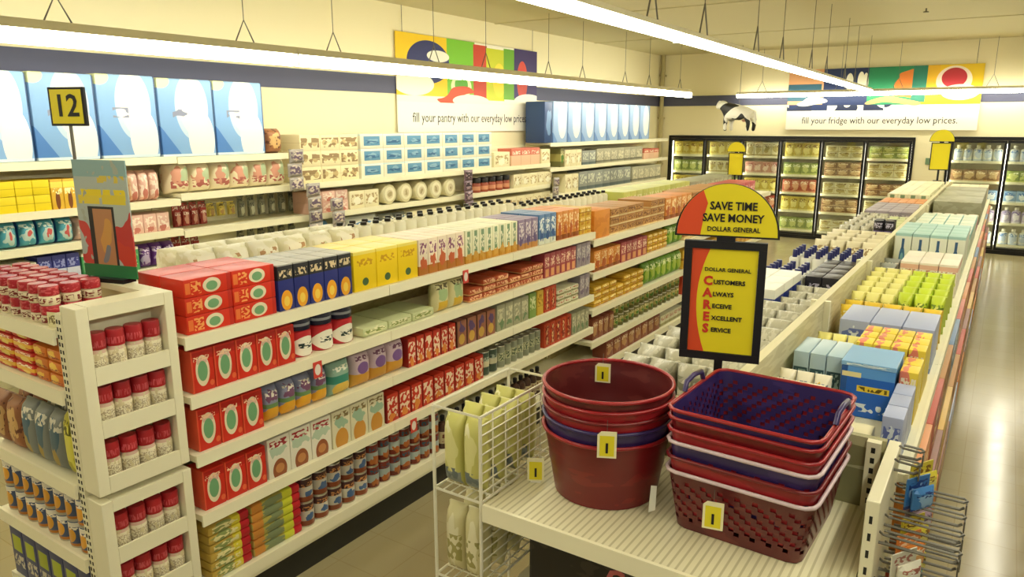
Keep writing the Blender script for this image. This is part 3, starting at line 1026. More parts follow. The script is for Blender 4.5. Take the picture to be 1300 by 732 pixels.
def wrun(z, where, lst):
    f = Face('+x', XF - .016, z, where)
    for p0, p1, n, mk, desc, d, h, M, *rest in lst:
        kw = rest[-1] if rest and isinstance(rest[-1], dict) else {}
        ex = [r for r in rest if not isinstance(r, dict)]
        a0, a1 = wseg(p0, p1, z + .02)
        f.row(mk, a0, a1, n, desc, d, h, M, *ex, **kw)


big = dict(nothing=0)
wrun(WA[0], 'top shelf of the left wall', [
    (-34, 47, 1, k_big, 'huge blue white pack at left edge', .36, .655, DI),
    (48, 130, 1, k_big, 'huge blue white pack behind 12 sign', .36, .66, DI),
    (131, 206, 1, k_big, 'huge blue white pack right of 12 sign', .36, .67, DI),
])
wrun(WB_[0], 'top shelf of the left wall', [
    (207, 338, 2, k_big, 'huge blue pack past the sign', .36, .67, DI),
    (341, 362, 1, k_pack, 'grey-brown soft pack', .25, .24, BRNP),
])
wrun(WC[0], 'top shelf near the back corner', [
    (691, 701, 1, k_big, 'navy tall pack', .36, .64, DNV),
    (702, 824, 8, k_big, 'pale blue tall pack', .36, .65, DI2),
])
YEB = mat('yellow_wall_box', '#ecd321', [('r', .5, .5, .6, .015, '#b89a10')], rough=.4)
YEO = mat('yellow_amber_box', '#e2b43a', [('e', .5, .3, .2, .3, '#7d4a2a'), ('r', .5, .82, .6, .1, '#f0dc5a'), ('t', .5, .6, .4, .1, '#fff0b0', 6, 12)], rough=.4, vary=.06)
TEAL = mat('teal_wall_pack', '#4f9fb0', [('w', .5, .45, .3, .25, '#b9cfc6'), ('w', .55, .5, .14, .1, '#c95a55'), ('r', .03, .5, .05, .6, '#2a4f8a'), ('t', .5, .8, .4, .08, '#e0efe8', 7, 14)], rough=.4, vary=.06)
PINK = mat('pink_wall_pack', '#e2b7a4', [('t', .5, .5, .4, .35, '#f3dfcc', 5, 7), ('w', .5, .2, .25, .2, '#c97a6a')], rough=.45, vary=.06)
CRP = mat('cream_pink_wall_pack', '#eddfbd', [('w', .35, .55, .2, .3, '#d79a80'), ('w', .7, .6, .2, .25, '#b4c49a'), ('t', .5, .3, .4, .12, '#b5655a', 6, 12)], rough=.45, vary=.05)
GRW = mat('green_wall_pack', '#4a9a5e', [('t', .5, .5, .4, .25, '#9acf9a', 6, 10), ('r', .5, .95, .6, .06, '#e8e4c8')], rough=.4, vary=.06)
NVW = mat('navy_white_wall_pack', '#383d86', [('r', .5, .25, .6, .26, '#ccd0e2'), ('t', .5, .7, .4, .14, '#8f95c8', 6, 12)], rough=.4, vary=.06)
PRW = mat('violet_wall_pack', '#6a3f86', [('w', .5, .4, .3, .2, '#b9a8c8'), ('t', .5, .75, .4, .12, '#d8c8e0', 6, 12)], rough=.4, vary=.08)
wrun(WA[1], 'second wall shelf behind the poster', [
    (-25, 66, 4, k_carton, 'plain yellow box', .25, .12, YEB),
    (67, 98, 2, k_carton, 'brown and amber box', .25, .23, YEO),
    (100, 165, 4, k_carton, 'amber box', .25, .22, YEO),
    (166, 206, 3, k_pack, 'pink soft pack', .2, .26, PINK),
])
f = Face('+x', XF - .016, WA[1] + .122, 'second wall shelf behind the poster, stacked upper')
a0, a1 = wseg(-25, 66, WA[1] + .02)
f.row(k_carton, a0, a1, 4, 'bright yellow box', .25, .11, YEB)
wrun(WA[2], 'third wall shelf behind the poster', [
    (-25, 98, 5, k_pack, 'teal soft pack', .22, .2, TEAL),
    (100, 165, 3, k_pack, 'pale pink soft pack', .2, .18, PINK),
    (166, 216, 3, k_carton, 'pink carton', .2, .16, PINK),
])
wrun(WA[3], 'fourth wall shelf behind the poster', [
    (-20, 50, 3, k_carton, 'green carton', .22, .19, GRW),
    (51, 104, 3, k_carton, 'navy and white carton', .22, .22, NVW),
    (106, 178, 4, k_carton, 'deep green carton', .22, .2, GRW),
    (180, 226, 3, k_pack, 'violet soft pack', .2, .2, PRW),
])
TPK = mat('roll_pack_cream', '#efe2b4', [('e', .22, .5, .12, .18, '#cdb682'), ('e', .72, .5, .14, .22, '#c8ad78'), ('t', .5, .5, .45, .3, '#9a7f58', 5, 4), ('r', .5, .5, .6, .012, '#d6c48e')], rough=.45, vary=.05)
TIS = mat('tissue_box_blue', '#ece9d0', [('r', .5, .52, .36, .32, '#5f93b4'), ('w', .5, .5, .2, .16, '#86aec4'), ('t', .5, .45, .3, .1, '#3a6a94', 5, 10), ('r', .5, .93, .6, .05, '#cfe2e0')], rough=.4, vary=.05)
RDW = mat('salmon_wall_box', '#cf6f5a', [('r', .5, .3, .6, .3, '#e8c0a0'), ('t', .5, .75, .4, .1, '#f0d8c0', 6, 12)], rough=.45, vary=.05)
CRW = mat('cream_wall_box', '#e9dfb6', [('t', .5, .5, .4, .3, '#b9a070', 6, 8), ('w', .5, .4, .25, .2, '#f4efd4')], rough=.45, vary=.06)
wrun(WB_[1], 'second wall shelf in the middle', [
    (218, 366, 6, k_pack, 'cream and pink soft pack', .25, .27, CRP),
    (383, 456, 3, k_carton, 'cream roll pack', .3, .165, TPK, dict(tiers=3)),
    (459, 624, 7, k_carton, 'white and blue tissue box', .28, .165, TIS, dict(tiers=3)),
    (627, 647, 1, k_carton, 'white carton', .25, .21, CRW),
    (649, 685, 3, k_carton, 'salmon red box', .25, .25, RDW),
    (687, 698, 1, k_carton, 'cream carton', .25, .22, CRW),
])
PLF = mat('plate_face', '#efe8c6', [('e', .5, .5, .3, .3, '#d9cca4'), ('w', .5, .5, .16, .16, '#b3a274')], rough=.4)
PLB = mat('plate_edge', '#d8cfa4', rough=.5)
REDJ = mat('russet_jar_print', '#9a4a32', [('r', .5, .45, .6, .2, '#c98a64')], rough=.35, vary=.1)
wrun(WB_[2], 'third wall shelf in the middle', [
    (392, 442, 3, k_carton, 'peach napkin pack', .25, .115, PINK, dict(tiers=2)),
    (444, 481, 2, k_carton, 'cream napkin box', .25, .2, CRW),
    (484, 580, 5, k_roll, 'round white plate pack', .2, .24, PLB, PLF),
    (604, 650, 5, k_jar, 'russet jar', .15, .2, REDJ, BKL),
    (652, 700, 5, k_carton, 'cream yellow carton', .2, .2, CRW),
])
BLW = mat('bright_blue_wall_pack', '#4f8fc0', [('e', .5, .5, .34, .3, '#d8e4e4'), ('w', .5, .5, .2, .15, '#2f5f9a')], rough=.4, vary=.05)
BOWL = mat('bowl_white_blue', '#dfe0d4', [('e', .5, .45, .4, .35, '#4d7fb0'), ('e', .5, .5, .3, .22, '#cfdae0')], rough=.35)
wrun(WB_[3], 'fourth wall shelf in the middle', [
    (404, 422, 1, k_pack, 'bright blue soft pack', .2, .26, BLW),
    (440, 486, 1, k_pack, 'blue and white bowl pack', .25, .26, BOWL),
    (488, 520, 2, k_pack, 'grey soft pack', .2, .24, GREYP),
    (522, 582, 4, k_carton, 'dull cream carton', .25, .24, CRW),
    (606, 698, 8, k_carton, 'pale cream carton', .25, .24, CRW),
])
GYW = mat('grey_wall_box', '#b0ac92', [('t', .5, .5, .4, .3, '#d8d2b4', 7, 7), ('r', .5, .15, .6, .06, '#7d7a6a')], rough=.5, vary=.1)
GYD = mat('slate_wall_box', '#8f938c', [('t', .5, .6, .4, .25, '#c9ccb8', 7, 7), ('r', .5, .12, .6, .08, '#5d6a6c')], rough=.5, vary=.12)
wrun(WC[1], 'second shelf near the back corner', [
    (711, 716, 1, k_carton, 'olive carton', .25, .3, OLV),
    (717, 738, 3, k_carton, 'cream carton', .25, .27, CRW),
    (739, 756, 2, k_carton, 'slate carton', .25, .24, GYD),
    (757, 815, 7, k_carton, 'grey carton', .25, .26, GYW),
    (817, 836, 3, k_carton, 'dull salmon carton', .25, .2, RDW),
])
wrun(WC[2], 'third shelf near the back corner', [
    (717, 734, 2, k_carton, 'yellow cream carton', .25, .3, CRW),
    (735, 800, 7, k_carton, 'slate grey carton', .25, .32, GYD),
    (802, 838, 5, k_carton, 'pale grey carton', .25, .3, GYW),
])

# goods hanging on peg hooks in the middle of the wall run
PEG1 = mat('hanging_red_pack', '#a8423c', [('w', .5, .4, .3, .3, '#d9a08a'), ('t', .5, .75, .4, .1, '#f0d8c8', 6, 12)], rough=.35, vary=.1)
PEG2 = mat('hanging_yellow_card', '#d8c45a', [('w', .5, .4, .3, .3, '#a8844a'), ('t', .5, .8, .4, .1, '#6d5a20', 6, 12)], rough=.35, vary=.1)
PEG3 = mat('hanging_olive_pack', '#84826a', [('w', .5, .4, .3, .3, '#c4c2a4'), ('t', .5, .75, .4, .12, '#4a4a40', 6, 12)], rough=.35, vary=.15)


def hanging(px, z, w, h, M, label, name='hanging_pack', d=.035, X=-6.38, group=None):
    y = yx(px, X, z)
    t = thing(name, uniq(label), 'pack', (X, y, z), 0, group)
    obj('card', MB().cbox(-.004, 0, -w / 2, w / 2, -h, 0, M, .001), t)
    obj('pouch', pillow(w * .9, d, h * .7, M, 1, nu=6, nv=6), t, (d / 2 + .002, 0, -h * .97))
    hk = MB()
    hk.tube([(-.16, 0, -.015), (.05, 0, -.015), (.06, 0, .005)], .004, CHROME, 5)
    obj('hook', hk, t)
    return t


k = 0
for px, z, M, nm in ([(222 + 11 * i, 1.58, PEG1, 'red') for i in range(4)] + [(266 + 13 * i, 1.55, PEG2, 'yellow') for i in range(3)] +
                     [(304 + 13 * i, 1.6, PEG3, 'olive') for i in range(6)] + [(304 + 13 * i, 1.28, PEG3, 'olive') for i in range(6)] +
                     [(222 + 12 * i, 1.27, PEG1, 'red') for i in range(3)]):
    row_ = 'upper' if z > 1.4 else 'lower'
    k = {('red', 222): 0, ('yellow', 266): 0, ('olive', 304): 0}.get((nm, px), k)
    hanging(px, z, .078, .22 if nm != 'yellow' else .13, M, f'{nm} pack hanging on a wall peg, {ORD[k]} from the poster in the {row_} row', group='packs on the wall pegs')
    k += 1
CLIP = mat('clip_strip_bag', '#9d958c', [('w', .5, .5, .35, .35, '#cdbfae'), ('t', .5, .5, .4, .3, '#6d5a70', 5, 6)], rough=.35, vary=.15)
CLIP2 = mat('clip_strip_bag_plum', '#6f5662', [('w', .5, .5, .35, .35, '#a89098'), ('t', .5, .5, .4, .3, '#3f3038', 5, 6)], rough=.35, vary=.15)
for px, X, ztop, n, M, lab in ((374, -5.985, 2.05, 3, CLIP, 'short grey clip strip left of the stacked roll packs'),
                               (397, -5.985, 1.70, 6, CLIP, 'grey clip strip of small bags hanging beside the stacked roll packs'),
                               (428, -5.985, 1.52, 4, CLIP, 'second grey clip strip, hanging right of the longer one'),
                               (593, -5.99, 1.70, 5, CLIP2, 'plum clip strip of small bags hanging right of the plate packs'),
                               (704, -5.99, 1.46, 3, CLIP, 'pale clip strip of small bags hanging near the back corner')):
    y = yx(px, X, ztop - .3)
    t = thing('hanging_clip_strip', lab, 'pack', (X, y, ztop), 0, 'clip strips hanging on the wall shelving')
    obj('strip', MB().box(-.002, .002, -.02, .02, -n * .14, 0, WHITE), t)
    for i in range(n):
        obj('bag', pillow(.185, .05, .135, M, 1, nu=6, nv=6), t, (.029, random.uniform(-.02, .02), -.135 - i * .138))
    obj('hook', MB().tube([(-.055, 0, -.008), (-.004, 0, -.008)], .004, CHROME, 5), t)

# ------------------------------------------------------------------ banners
BN1 = mat('banner_left_print', '#f6f2dd', [('r', .15, .70, .17, .32, '#f0c81e'), ('r', .40, .70, .095, .32, '#79bf2e'), ('r', .535, .66, .05, .32, '#c8432a'), ('r', .65, .66, .07, .30, '#c9cf2a'), ('e', .68, .6, .05, .2, '#f0d83a'),
                                           ('r', .765, .68, .05, .3, '#6aa82c'), ('r', .91, .70, .11, .3, '#3b2f66'), ('e', .87, .62, .045, .24, '#d04a3c'), ('e', .19, .73, .13, .22, '#2e3568'), ('e', .25, .80, .07, .06, '#eceada'), ('e', .10, .50, .12, .12, '#f4f0e0'),
                                           ('e', .40, .50, .07, .13, '#e8f0c0'), ('e', .40, .52, .045, .09, '#5fae3a'), ('w', .36, .40, .09, .06, '#d0502e'), ('e', .47, .345, .13, .07, '#f6f2dd'), ('e', .93, .36, .13, .10, '#f4f0dc'), ('r', .5, .155, .6, .16, '#f8f4e4')], rough=.5)
BN2 = mat('banner_right_print', '#f6f2dd', [('r', .10, .72, .12, .30, '#e3a878'), ('r', .09, .62, .10, .14, '#2c5a6e'), ('r', .33, .70, .13, .30, '#26355f'), ('r', .56, .70, .12, .30, '#2f8f62'), ('r', .84, .70, .17, .30, '#e8c32a'),
                                            ('r', .56, .72, .12, .28, '#2f8f62'), ('w', .61, .72, .05, .22, '#e0823a'), ('r', .70, .72, .035, .28, '#2f7f6a'), ('r', .765, .72, .03, .28, '#e9b62e'), ('e', .865, .76, .085, .22, '#f0e0cc'), ('e', .865, .80, .06, .15, '#b5323a'), ('e', .90, .58, .09, .12, '#f2e2cf'), ('e', .34, .78, .02, .14, '#f1eed8'), ('e', .375, .70, .055, .05, '#f1eed8'), ('e', .40, .80, .018, .14, '#f1eed8'), ('e', .425, .74, .016, .18, '#f1eed8'),
                                            ('r', .12, .37, .11, .05, '#26355f'), ('t', .3, .36, .3, .05, '#2a3350', 14, 5), ('w', .56, .42, .10, .07, '#e9b26a'), ('r', .5, .155, .6, .16, '#f8f4e4'), ('w', .16, .50, .09, .09, '#f4f0dc')], rough=.5)


def banner(name, lab, M, w, h, loc, rz, words):
    t = thing(name, lab, 'banner', loc, rz, 'wide printed banners high on the walls')
    obj('panel', MB().box(-.004, .004, -w / 2, w / 2, 0, h, M), t)
    mb = MB()
    text_mb(mb, words, .175, INK, Matrix.Translation((.0052, 0, h * .15)), .0, squeeze=w * .92 / 3.55)
    obj('lettering', mb, t)
    for s_ in (-1, 1):
        obj('hanging_wire', MB().tube([(0, s_ * w * .46, h + .0005), (0, s_ * w * .46, ZC - loc[2] - .001)], .004, CHROME, 5), t)
    return t


banner('wall_banner', 'wide banner of fruit pictures on the left wall, crossed by a light strip', BN1, 3.36, 1.24, (XW + .03, 8.87, 2.19), 0, 'fill your pantry with our everyday low prices.')
banner('wall_banner', 'wide banner with a tomato picture hung above the back wall coolers', BN2, 3.30, 1.15, (-2.165, YW - .04, 2.185), -PI / 2, 'fill your fridge with our everyday low prices.')

# ------------------------------------------------------------------ hanging cow
t = thing('hanging_cow_figure', 'black and white spotted cow ornament hanging before the back wall', 'ornament', (-4.42, 14.55, 2.50), -.35)
t.scale = (1.45, 1.45, 1.45)
COW = bpy.data.materials.new('cow_patches')
COW.use_nodes = True
_n = COW.node_tree
_tc = _n.nodes.new('ShaderNodeTexCoord')
_no = _n.nodes.new('ShaderNodeTexNoise')
_no.inputs['Scale'].default_value = 6.5
_no.inputs['Detail'].default_value = 0
_cr = _n.nodes.new('ShaderNodeValToRGB')
_cr.color_ramp.interpolation = 'CONSTANT'
_cr.color_ramp.elements[0].color = lin('#161616')
_cr.color_ramp.elements[1].position = .5
_cr.color_ramp.elements[1].color = lin('#f2efe2')
_n.links.new(_tc.outputs['Object'], _no.inputs['Vector'])
_n.links.new(_no.outputs[0], _cr.inputs[0])
_n.links.new(_cr.outputs[0], _n.nodes['Principled BSDF'].inputs['Base Color'])
V, E_, R_ = [], [], []


def cv(p, r, link=None):
    V.append(p)
    R_.append(r)
    if link is not None:
        E_.append((link, len(V) - 1))
    return len(V) - 1


hip = cv((.17, 0, .03), .095)
mid = cv((0, 0, .01), .11, hip)
sho = cv((-.15, 0, .03), .095, mid)
nk = cv((-.22, 0, .09), .06, sho)
hd = cv((-.28, 0, .12), .055, nk)
cv((-.36, 0, .07), .038, hd)
for s_ in (-1, 1):
    cv((-.26, s_ * .09, .155), .014, hd)
for (bx, base, kx) in ((.18, hip, .03), (-.15, sho, -.01)):
    for s_ in (-1, 1):
        u = cv((bx, s_ * .06, -.06), .04, base)
        kn = cv((bx + kx, s_ * .065, -.14), .026, u)
        cv((bx + kx * .4, s_ * .065, -.235), .024, kn)
tl = cv((.25, 0, .03), .014, hip)
cv((.285, 0, -.10), .012, tl)
me = bpy.data.meshes.new('cow_body')
me.from_pydata(V, E_, [])
cb = obj('body', me, t)
sk = cb.modifiers.new('skin', 'SKIN')
for v_, r_ in zip(me.skin_vertices[0].data, R_):
    v_.radius = (r_, r_)
me.skin_vertices[0].data[hip].use_root = True
cb.modifiers.new('smooth', 'SUBSURF').levels = 2
cb.modifiers['smooth'].render_levels = 2
me.materials.append(COW)
obj('string', MB().tube([(0, 0, .09), (0, 0, (ZC - 2.50) / 1.45 - .001)], .003, CHROME, 5), t)
PNK = mat('cow_udder', '#dba798', rough=.5)
obj('udder', MB().lathe([(.02, -.115), (.035, -.10), (.045, -.07), (.03, -.05)], PNK, 12, Matrix.Translation((.10, 0, 0))).mesh('udder', 60), t)

# ------------------------------------------------------------------ coolers in the back wall
FRAME = mat('black_door_frame', '#191716', rough=.3)
CASE = mat('cooler_lining', '#d9d2b0', rough=.5)
CLAMP = mat('cooler_lamp', '#fffae4', emit=9.0)
GLASS = bpy.data.materials.new('clear_door_glass')
GLASS.use_nodes = True
_n = GLASS.node_tree
_n.nodes.remove(_n.nodes['Principled BSDF'])
_t = _n.nodes.new('ShaderNodeBsdfTransparent')
_g = _n.nodes.new('ShaderNodeBsdfGlossy')
_g.inputs['Roughness'].default_value = .03
_t.inputs['Color'].default_value = (.93, .95, .92, 1)
_m = _n.nodes.new('ShaderNodeMixShader')
_m.inputs[0].default_value = .07
_n.links.new(_t.outputs[0], _m.inputs[1])
_n.links.new(_g.outputs[0], _m.inputs[2])
_n.links.new(_m.outputs[0], _n.nodes['Material Output'].inputs[0])


def cooler(label, x0, x1, ztop, nd, levels):
    x0 += .004
    x1 -= .004
    ztop -= .004
    xc = (x0 + x1) / 2
    t = thing('glass_door_cooler', label, 'cooler', (xc, YW, 0), 0, 'glass door coolers in the back wall')
    a, b, y1 = x0 - xc, x1 - xc, .80
    cs = MB()
    cs.box(a, b, y1, y1 + .04, 0.002, ztop, CASE)
    cs.box(a, a + .03, .03, y1 - .0005, 0.002, ztop, CASE)
    cs.box(b - .03, b, .03, y1 - .0005, 0.002, ztop, CASE)
    cs.box(a + .0305, b - .0305, .03, y1 - .0005, ztop - .05, ztop, CASE)
    cs.box(a + .0305, b - .0305, .03, y1 - .0005, .002, .10, CASE)
    obj('case', cs, t)
    fr = MB()
    fr.box(a, b, -.03, .028, ztop - .055, ztop, FRAME)
    fr.box(a, b, -.03, .028, .002, .07, FRAME)
    fr.box(a, a + .04, -.03, .028, .0705, ztop - .0555, FRAME)
    fr.box(b - .04, b, -.03, .028, .0705, ztop - .0555, FRAME)
    obj('outer_frame', fr, t)
    wd = (b - a - .08) / nd
    for i in range(nd):
        p0, p1 = a + .04 + wd * i + .003, a + .04 + wd * (i + 1) - .003
        d = MB()
        q = .042
        d.box(p0, p1, -.045, -.0005, .075, .075 + q, FRAME)
        d.box(p0, p1, -.045, -.0005, ztop - .06 - q, ztop - .06, FRAME)
        d.box(p0, p0 + q, -.045, -.0005, .0755 + q, ztop - .0605 - q, FRAME)
        d.box(p1 - q, p1, -.045, -.0005, .0755 + q, ztop - .0605 - q, FRAME)
        dr = obj('door', d, t)
        obj('glass', MB().box(p0 + q + .0005, p1 - q - .0005, -.026, -.02, .076 + q, ztop - .061 - q, GLASS), dr)
        hx = p1 - .02 if i % 2 == 0 else p0 + .02
        obj('handle', MB().tube([(hx, -.046, .85), (hx, -.075, .87), (hx, -.075, 1.23), (hx, -.046, 1.25)], .009, FRAME, 6), dr)
    for i in range(nd + 1):
        px = a + .04 + wd * i
        px = min(max(px, a + .06), b - .06)
        obj('lamp', MB().cbox(px - .02, px + .02, .05, .075, .16, ztop - .12, CLAMP, .004), t)
    for z in levels:
        s = obj('shelf', MB().box(a + .0315, b - .0315, .12, y1 - .001, z - .02, z, SHELF), t)
        obj('price_rail', MB().box(a + .0315, b - .0315, .105, .1195, z - .04, z + .006, LIP), s)
    return t


CL = [.16, .55, .92, 1.28, 1.64]
cooler('wide row of six glass cooler doors in black frames under the banner', *CA, 6, CL)
cooler('glass door cooler with white goods at the right edge of the back wall', *CB, 3, CL)
FZM = {n: mat('frozen_' + n, c, [('w', .5, .5, .36, .3, c2), ('t', .5, .75, .4, .12, c3, 6, 12), ('r', .5, .06, .6, .07, c2)], rough=.4, vary=.15) for n, c, c2, c3 in (
    ('green', '#8a9a4a', '#c9cf7a', '#eef0c8'), ('yellow', '#d0b94a', '#ece08a', '#8f6d20'), ('red', '#b0503a', '#dba078', '#f0dcc0'),
    ('pink', '#d59a88', '#ecd0bc', '#a04a48'), ('cream', '#ddd4a8', '#b9a868', '#8a7040'), ('brown', '#8f6a48', '#c9a878', '#ecd8b0'),
    ('white', '#eeeee4', '#c4d2e4', '#6f8fc0'), ('blue', '#8fb0d4', '#e4ecf0', '#3f6aa8'), ('lilac', '#c8bcd8', '#eee8f0', '#8a78b0'))}
doorw = (CA[1] - CA[0] - .088) / 6
lev_n = ['lowest', 'second', 'third', 'fourth', 'top']
plan = [['green', 'cream', 'yellow', 'green', 'yellow'], ['red', 'pink', 'green', 'cream', 'yellow'], ['pink', 'red', 'yellow', 'pink', 'cream'],
        ['green', 'yellow', 'red', 'green', 'yellow'], ['cream', 'brown', 'cream', 'brown', 'cream'], ['brown', 'cream', 'brown', 'cream', 'green']]
for i in range(6):
    for j, z in enumerate(CL):
        c = plan[i][j]
        x0 = CA[0] + .044 + doorw * i + .05
        hh = .24 + .04 * ((i * 3 + j * 5) % 3) / 2
        tt = 1
        if i >= 4:
            hh, tt = .115 + .02 * (j % 2), 2
        fce = Face('-y', YW + .13, z + .0005, f'{lev_n[j]} shelf behind {ORD[i]} cooler door', 'its door edge')
        fce.row(k_carton, x0, x0 + doorw - .1, 4 if i < 4 else 3, f'{c} frozen box', .2, hh, FZM[c], tiers=tt)
dw = (CB[1] - CB[0] - .088) / 3
for i in range(2):
    for j, z in enumerate(CL):
        c = [['white', 'lilac', 'blue', 'brown', 'white'], ['white', 'lilac', 'blue', 'green', 'white']][i][j]
        x0 = CB[0] + .044 + dw * i + .05
        fce = Face('-y', YW + .13, z + .0005, f'{lev_n[j]} shelf behind {ORD[i]} right cooler door', 'its door edge')
        if j in (0, 1, 4):
            fce.row(k_bottle, x0, x0 + dw - .1, 5, f'{c} jug', .15, .28, FZM[c], WLID)
        else:
            fce.row(k_carton, x0, x0 + dw - .1, 4, f'{c} chilled box', .2, .2, FZM[c])
o = obj('wall_switch', MB().cbox(-.005, .008, -.04, .04, -.06, .06, mat('switch_green', '#6f8a6a', rough=.5), .002), None, (-1.22, YW - .006, 1.62), -PI / 2)
tag(o, 'small dull green plate on the wall between the two coolers', 'switch')
# ------------------------------------------------------------------ right gondola
RZ = [1.215, .90, .58, .24]
gondola('cream double shelving down the centre right, with blue boxes and lime bags on top', 2.47, 12.95, 8, RZ, 1.45, -.15, -1.21)
LAV = mat('lavender_pack_print', '#aab4d4', [('w', .5, .5, .35, .3, '#d8e2ee'), ('t', .5, .6, .4, .2, '#5f6fb4', 6, 10), ('r', .5, .06, .6, .06, '#6a86bc')], rough=.35, vary=.06)
BLB = mat('blue_case_print', '#1f62c4', [('r', .5, .90, .6, .10, '#5a9ae0'), ('r', .62, .58, .3, .06, '#e6c93a'), ('t', .62, .58, .26, .04, '#5a4a10', 14, 10), ('t', .6, .2, .35, .08, '#d8e4ee', 9, 10), ('r', .06, .5, .06, .6, '#2457a0'), ('r', .2, .84, .18, .05, '#e8dca0')], rough=.35)
BLT = mat('blue_case_lid', '#86b4dc', [('t', .5, .5, .4, .3, '#e4eef0', 5, 5)], rough=.35)
FOI = mat('pale_blue_foil_box', '#b9d0d8', [('n', '#d8e4de', 3, 4, .5), ('r', .5, .5, .6, .52, '#b4ccd6'), ('r', .5, .35, .44, .3, '#33525a'), ('t', .5, .4, .36, .2, '#9ab4b0', 6, 8)], rough=.3, vary=.05)
FOT = mat('pale_blue_foil_top', '#c4d8e0', [('t', .5, .5, .5, .5, '#e2ebe8', 3, 3)], rough=.3)
BGW = mat('white_bag_print', '#ece5cc', [('w', .4, .6, .3, .25, '#e8c84a'), ('w', .65, .3, .2, .15, '#c8504a'), ('t', .5, .8, .4, .08, '#7a8a9a', 7, 14)], rough=.35, vary=.05)
BGY = mat('pale_yellow_bag_print', '#e9e28a', [('w', .5, .5, .35, .3, '#f1ecb4'), ('t', .5, .7, .4, .12, '#a8a840', 6, 12)], rough=.4, vary=.06)
BGO = mat('gold_bag_print', '#eac63e', [('w', .5, .4, .35, .25, '#d9962e'), ('t', .5, .75, .4, .12, '#f8ecb0', 6, 12)], rough=.4, vary=.08)
BGL = mat('lime_bag_print', '#c4d63a', [('w', .5, .5, .35, .3, '#e6ea7a'), ('t', .5, .72, .4, .12, '#6a8a20', 6, 12), ('w', .3, .2, .2, .12, '#f0d840')], rough=.4, vary=.06)
PKW = mat('pink_white_box_print', '#f3ead8', [('r', .5, .86, .6, .07, '#e8b8a0'), ('w', .5, .4, .38, .3, '#cdd83e'), ('t', .5, .7, .4, .08, '#c88a70', 8, 14)], rough=.4, vary=.05)
BBT = mat('bottle_picture_box', '#e6ead8', [('e', .5, .36, .17, .33, '#3f6f9a'), ('r', .5, .74, .08, .13, '#3a5f86'), ('e', .5, .34, .1, .18, '#7ab0c0'), ('r', .5, .97, .6, .04, '#a8d0c8')], rough=.4, vary=.04)
CYB = mat('cyan_cream_box', '#d8e2cc', [('r', .5, .9, .6, .1, '#8fc4bc'), ('t', .5, .5, .4, .25, '#9ab0a0', 6, 10)], rough=.4, vary=.06)
PTB = mat('pink_tub_print', '#c88a9a', [('t', .5, .5, .4, .25, '#e8ccd2', 7, 10)], rough=.4, vary=.12)
GCS = mat('grey_green_case', '#9c9c80', [('n', '#a8a88c', 3, 3, .5)], rough=.5, vary=.04)
SMALLT = mat('bright_small_print', '#ead046', [('w', .3, .7, .3, .35, '#e0806a'), ('w', .75, .5, .2, .3, '#f2ea9a'), ('t', .5, .8, .4, .08, '#f4e8d0', 8, 14)], rough=.4, vary=.12)
ZT = RZ[0]


def top(y, where, x0, x1, n, mk, desc, d, h, M, *ex, rows=1, **kw):
    Face('-y', y, ZT, where, 'divider').row(mk, x0, x1, n, desc, d, h, M, *ex, rows=rows, **kw)


RW = 'right of the divider'
top(2.50, RW, -.63, -.44, 3, k_pack, 'white and yellow bag', .12, .17, BGW, rows=3)
top(2.50, RW, -.43, -.26, 2, k_carton, 'low cream carton', .12, .085, CRW)
top(2.50, RW, -.235, -.17, 1, k_carton, 'slim lavender box', .12, .17, LAV, rows=3)
top(3.02, RW, -.63, -.44, 3, k_carton, 'pale foil box', .24, .185, FOI)
# the large blue case: body and a lighter lid
t = thing('blue_case', 'large bright blue box with a yellow label, behind the square basket stack', 'box', (-.335, 3.02, ZT + .001), -PI / 2)
obj('body', MB().cbox(-.12, .12, -.092, .092, 0, .195, BLB, .003), t)
obj('lid', MB().cbox(-.122, .122, -.094, .094, .1955, .213, BLT, .003), t)
top(2.92, RW + ' beside the blue case', -.235, -.17, 1, k_carton, 'slim yellow box', .1, .2, SMALLT, rows=2)
top(3.30, RW, -.63, -.44, 3, k_pack, 'cream and yellow bag', .13, .15, BGY, rows=2)
top(3.18, RW + ' past the blue case', -.425, -.17, 4, k_carton, 'small bright box', .1, .215, SMALLT, rows=3)
top(3.60, RW, -.56, -.17, 3, k_carton, 'long lavender box', .34, .20, LAV)
top(3.98, RW, -.63, -.17, 5, k_pack, 'gold bag', .12, .17, BGO, rows=2)
top(4.28, RW, -.40, -.17, 3, k_pack, 'lime bag', .17, .20, BGL, rows=5)
top(4.28, RW, -.63, -.41, 3, k_pack, 'pale yellow bag', .16, .18, BGY, rows=6)
top(5.34, RW, -.50, -.17, 3, k_carton, 'pink and lime box', .25, .21, PKW, rows=2)
top(5.34, RW, -.63, -.52, 1, k_pack, 'grey soft pack', .2, .17, GREYP, rows=2)
top(6.05, RW, -.62, -.17, 4, k_carton, 'box with blue bottle picture', .18, .30, BBT, rows=4)
top(6.95, RW, -.63, -.17, 4, k_carton, 'pale cyan box', .25, .21, CYB, rows=6)
top(8.60, RW, -.62, -.17, 4, k_jar, 'pink tub', .1, .13, PTB, WLID, rows=7, lid=.25)
top(9.50, RW + ' far end', -.63, -.17, 1, k_carton, 'wide grey-green case', .8, .24, GCS, rows=3)
top(12.0, RW + ' far end', -.63, -.17, 4, k_carton, 'cream box', .25, .22, CRW, rows=3)
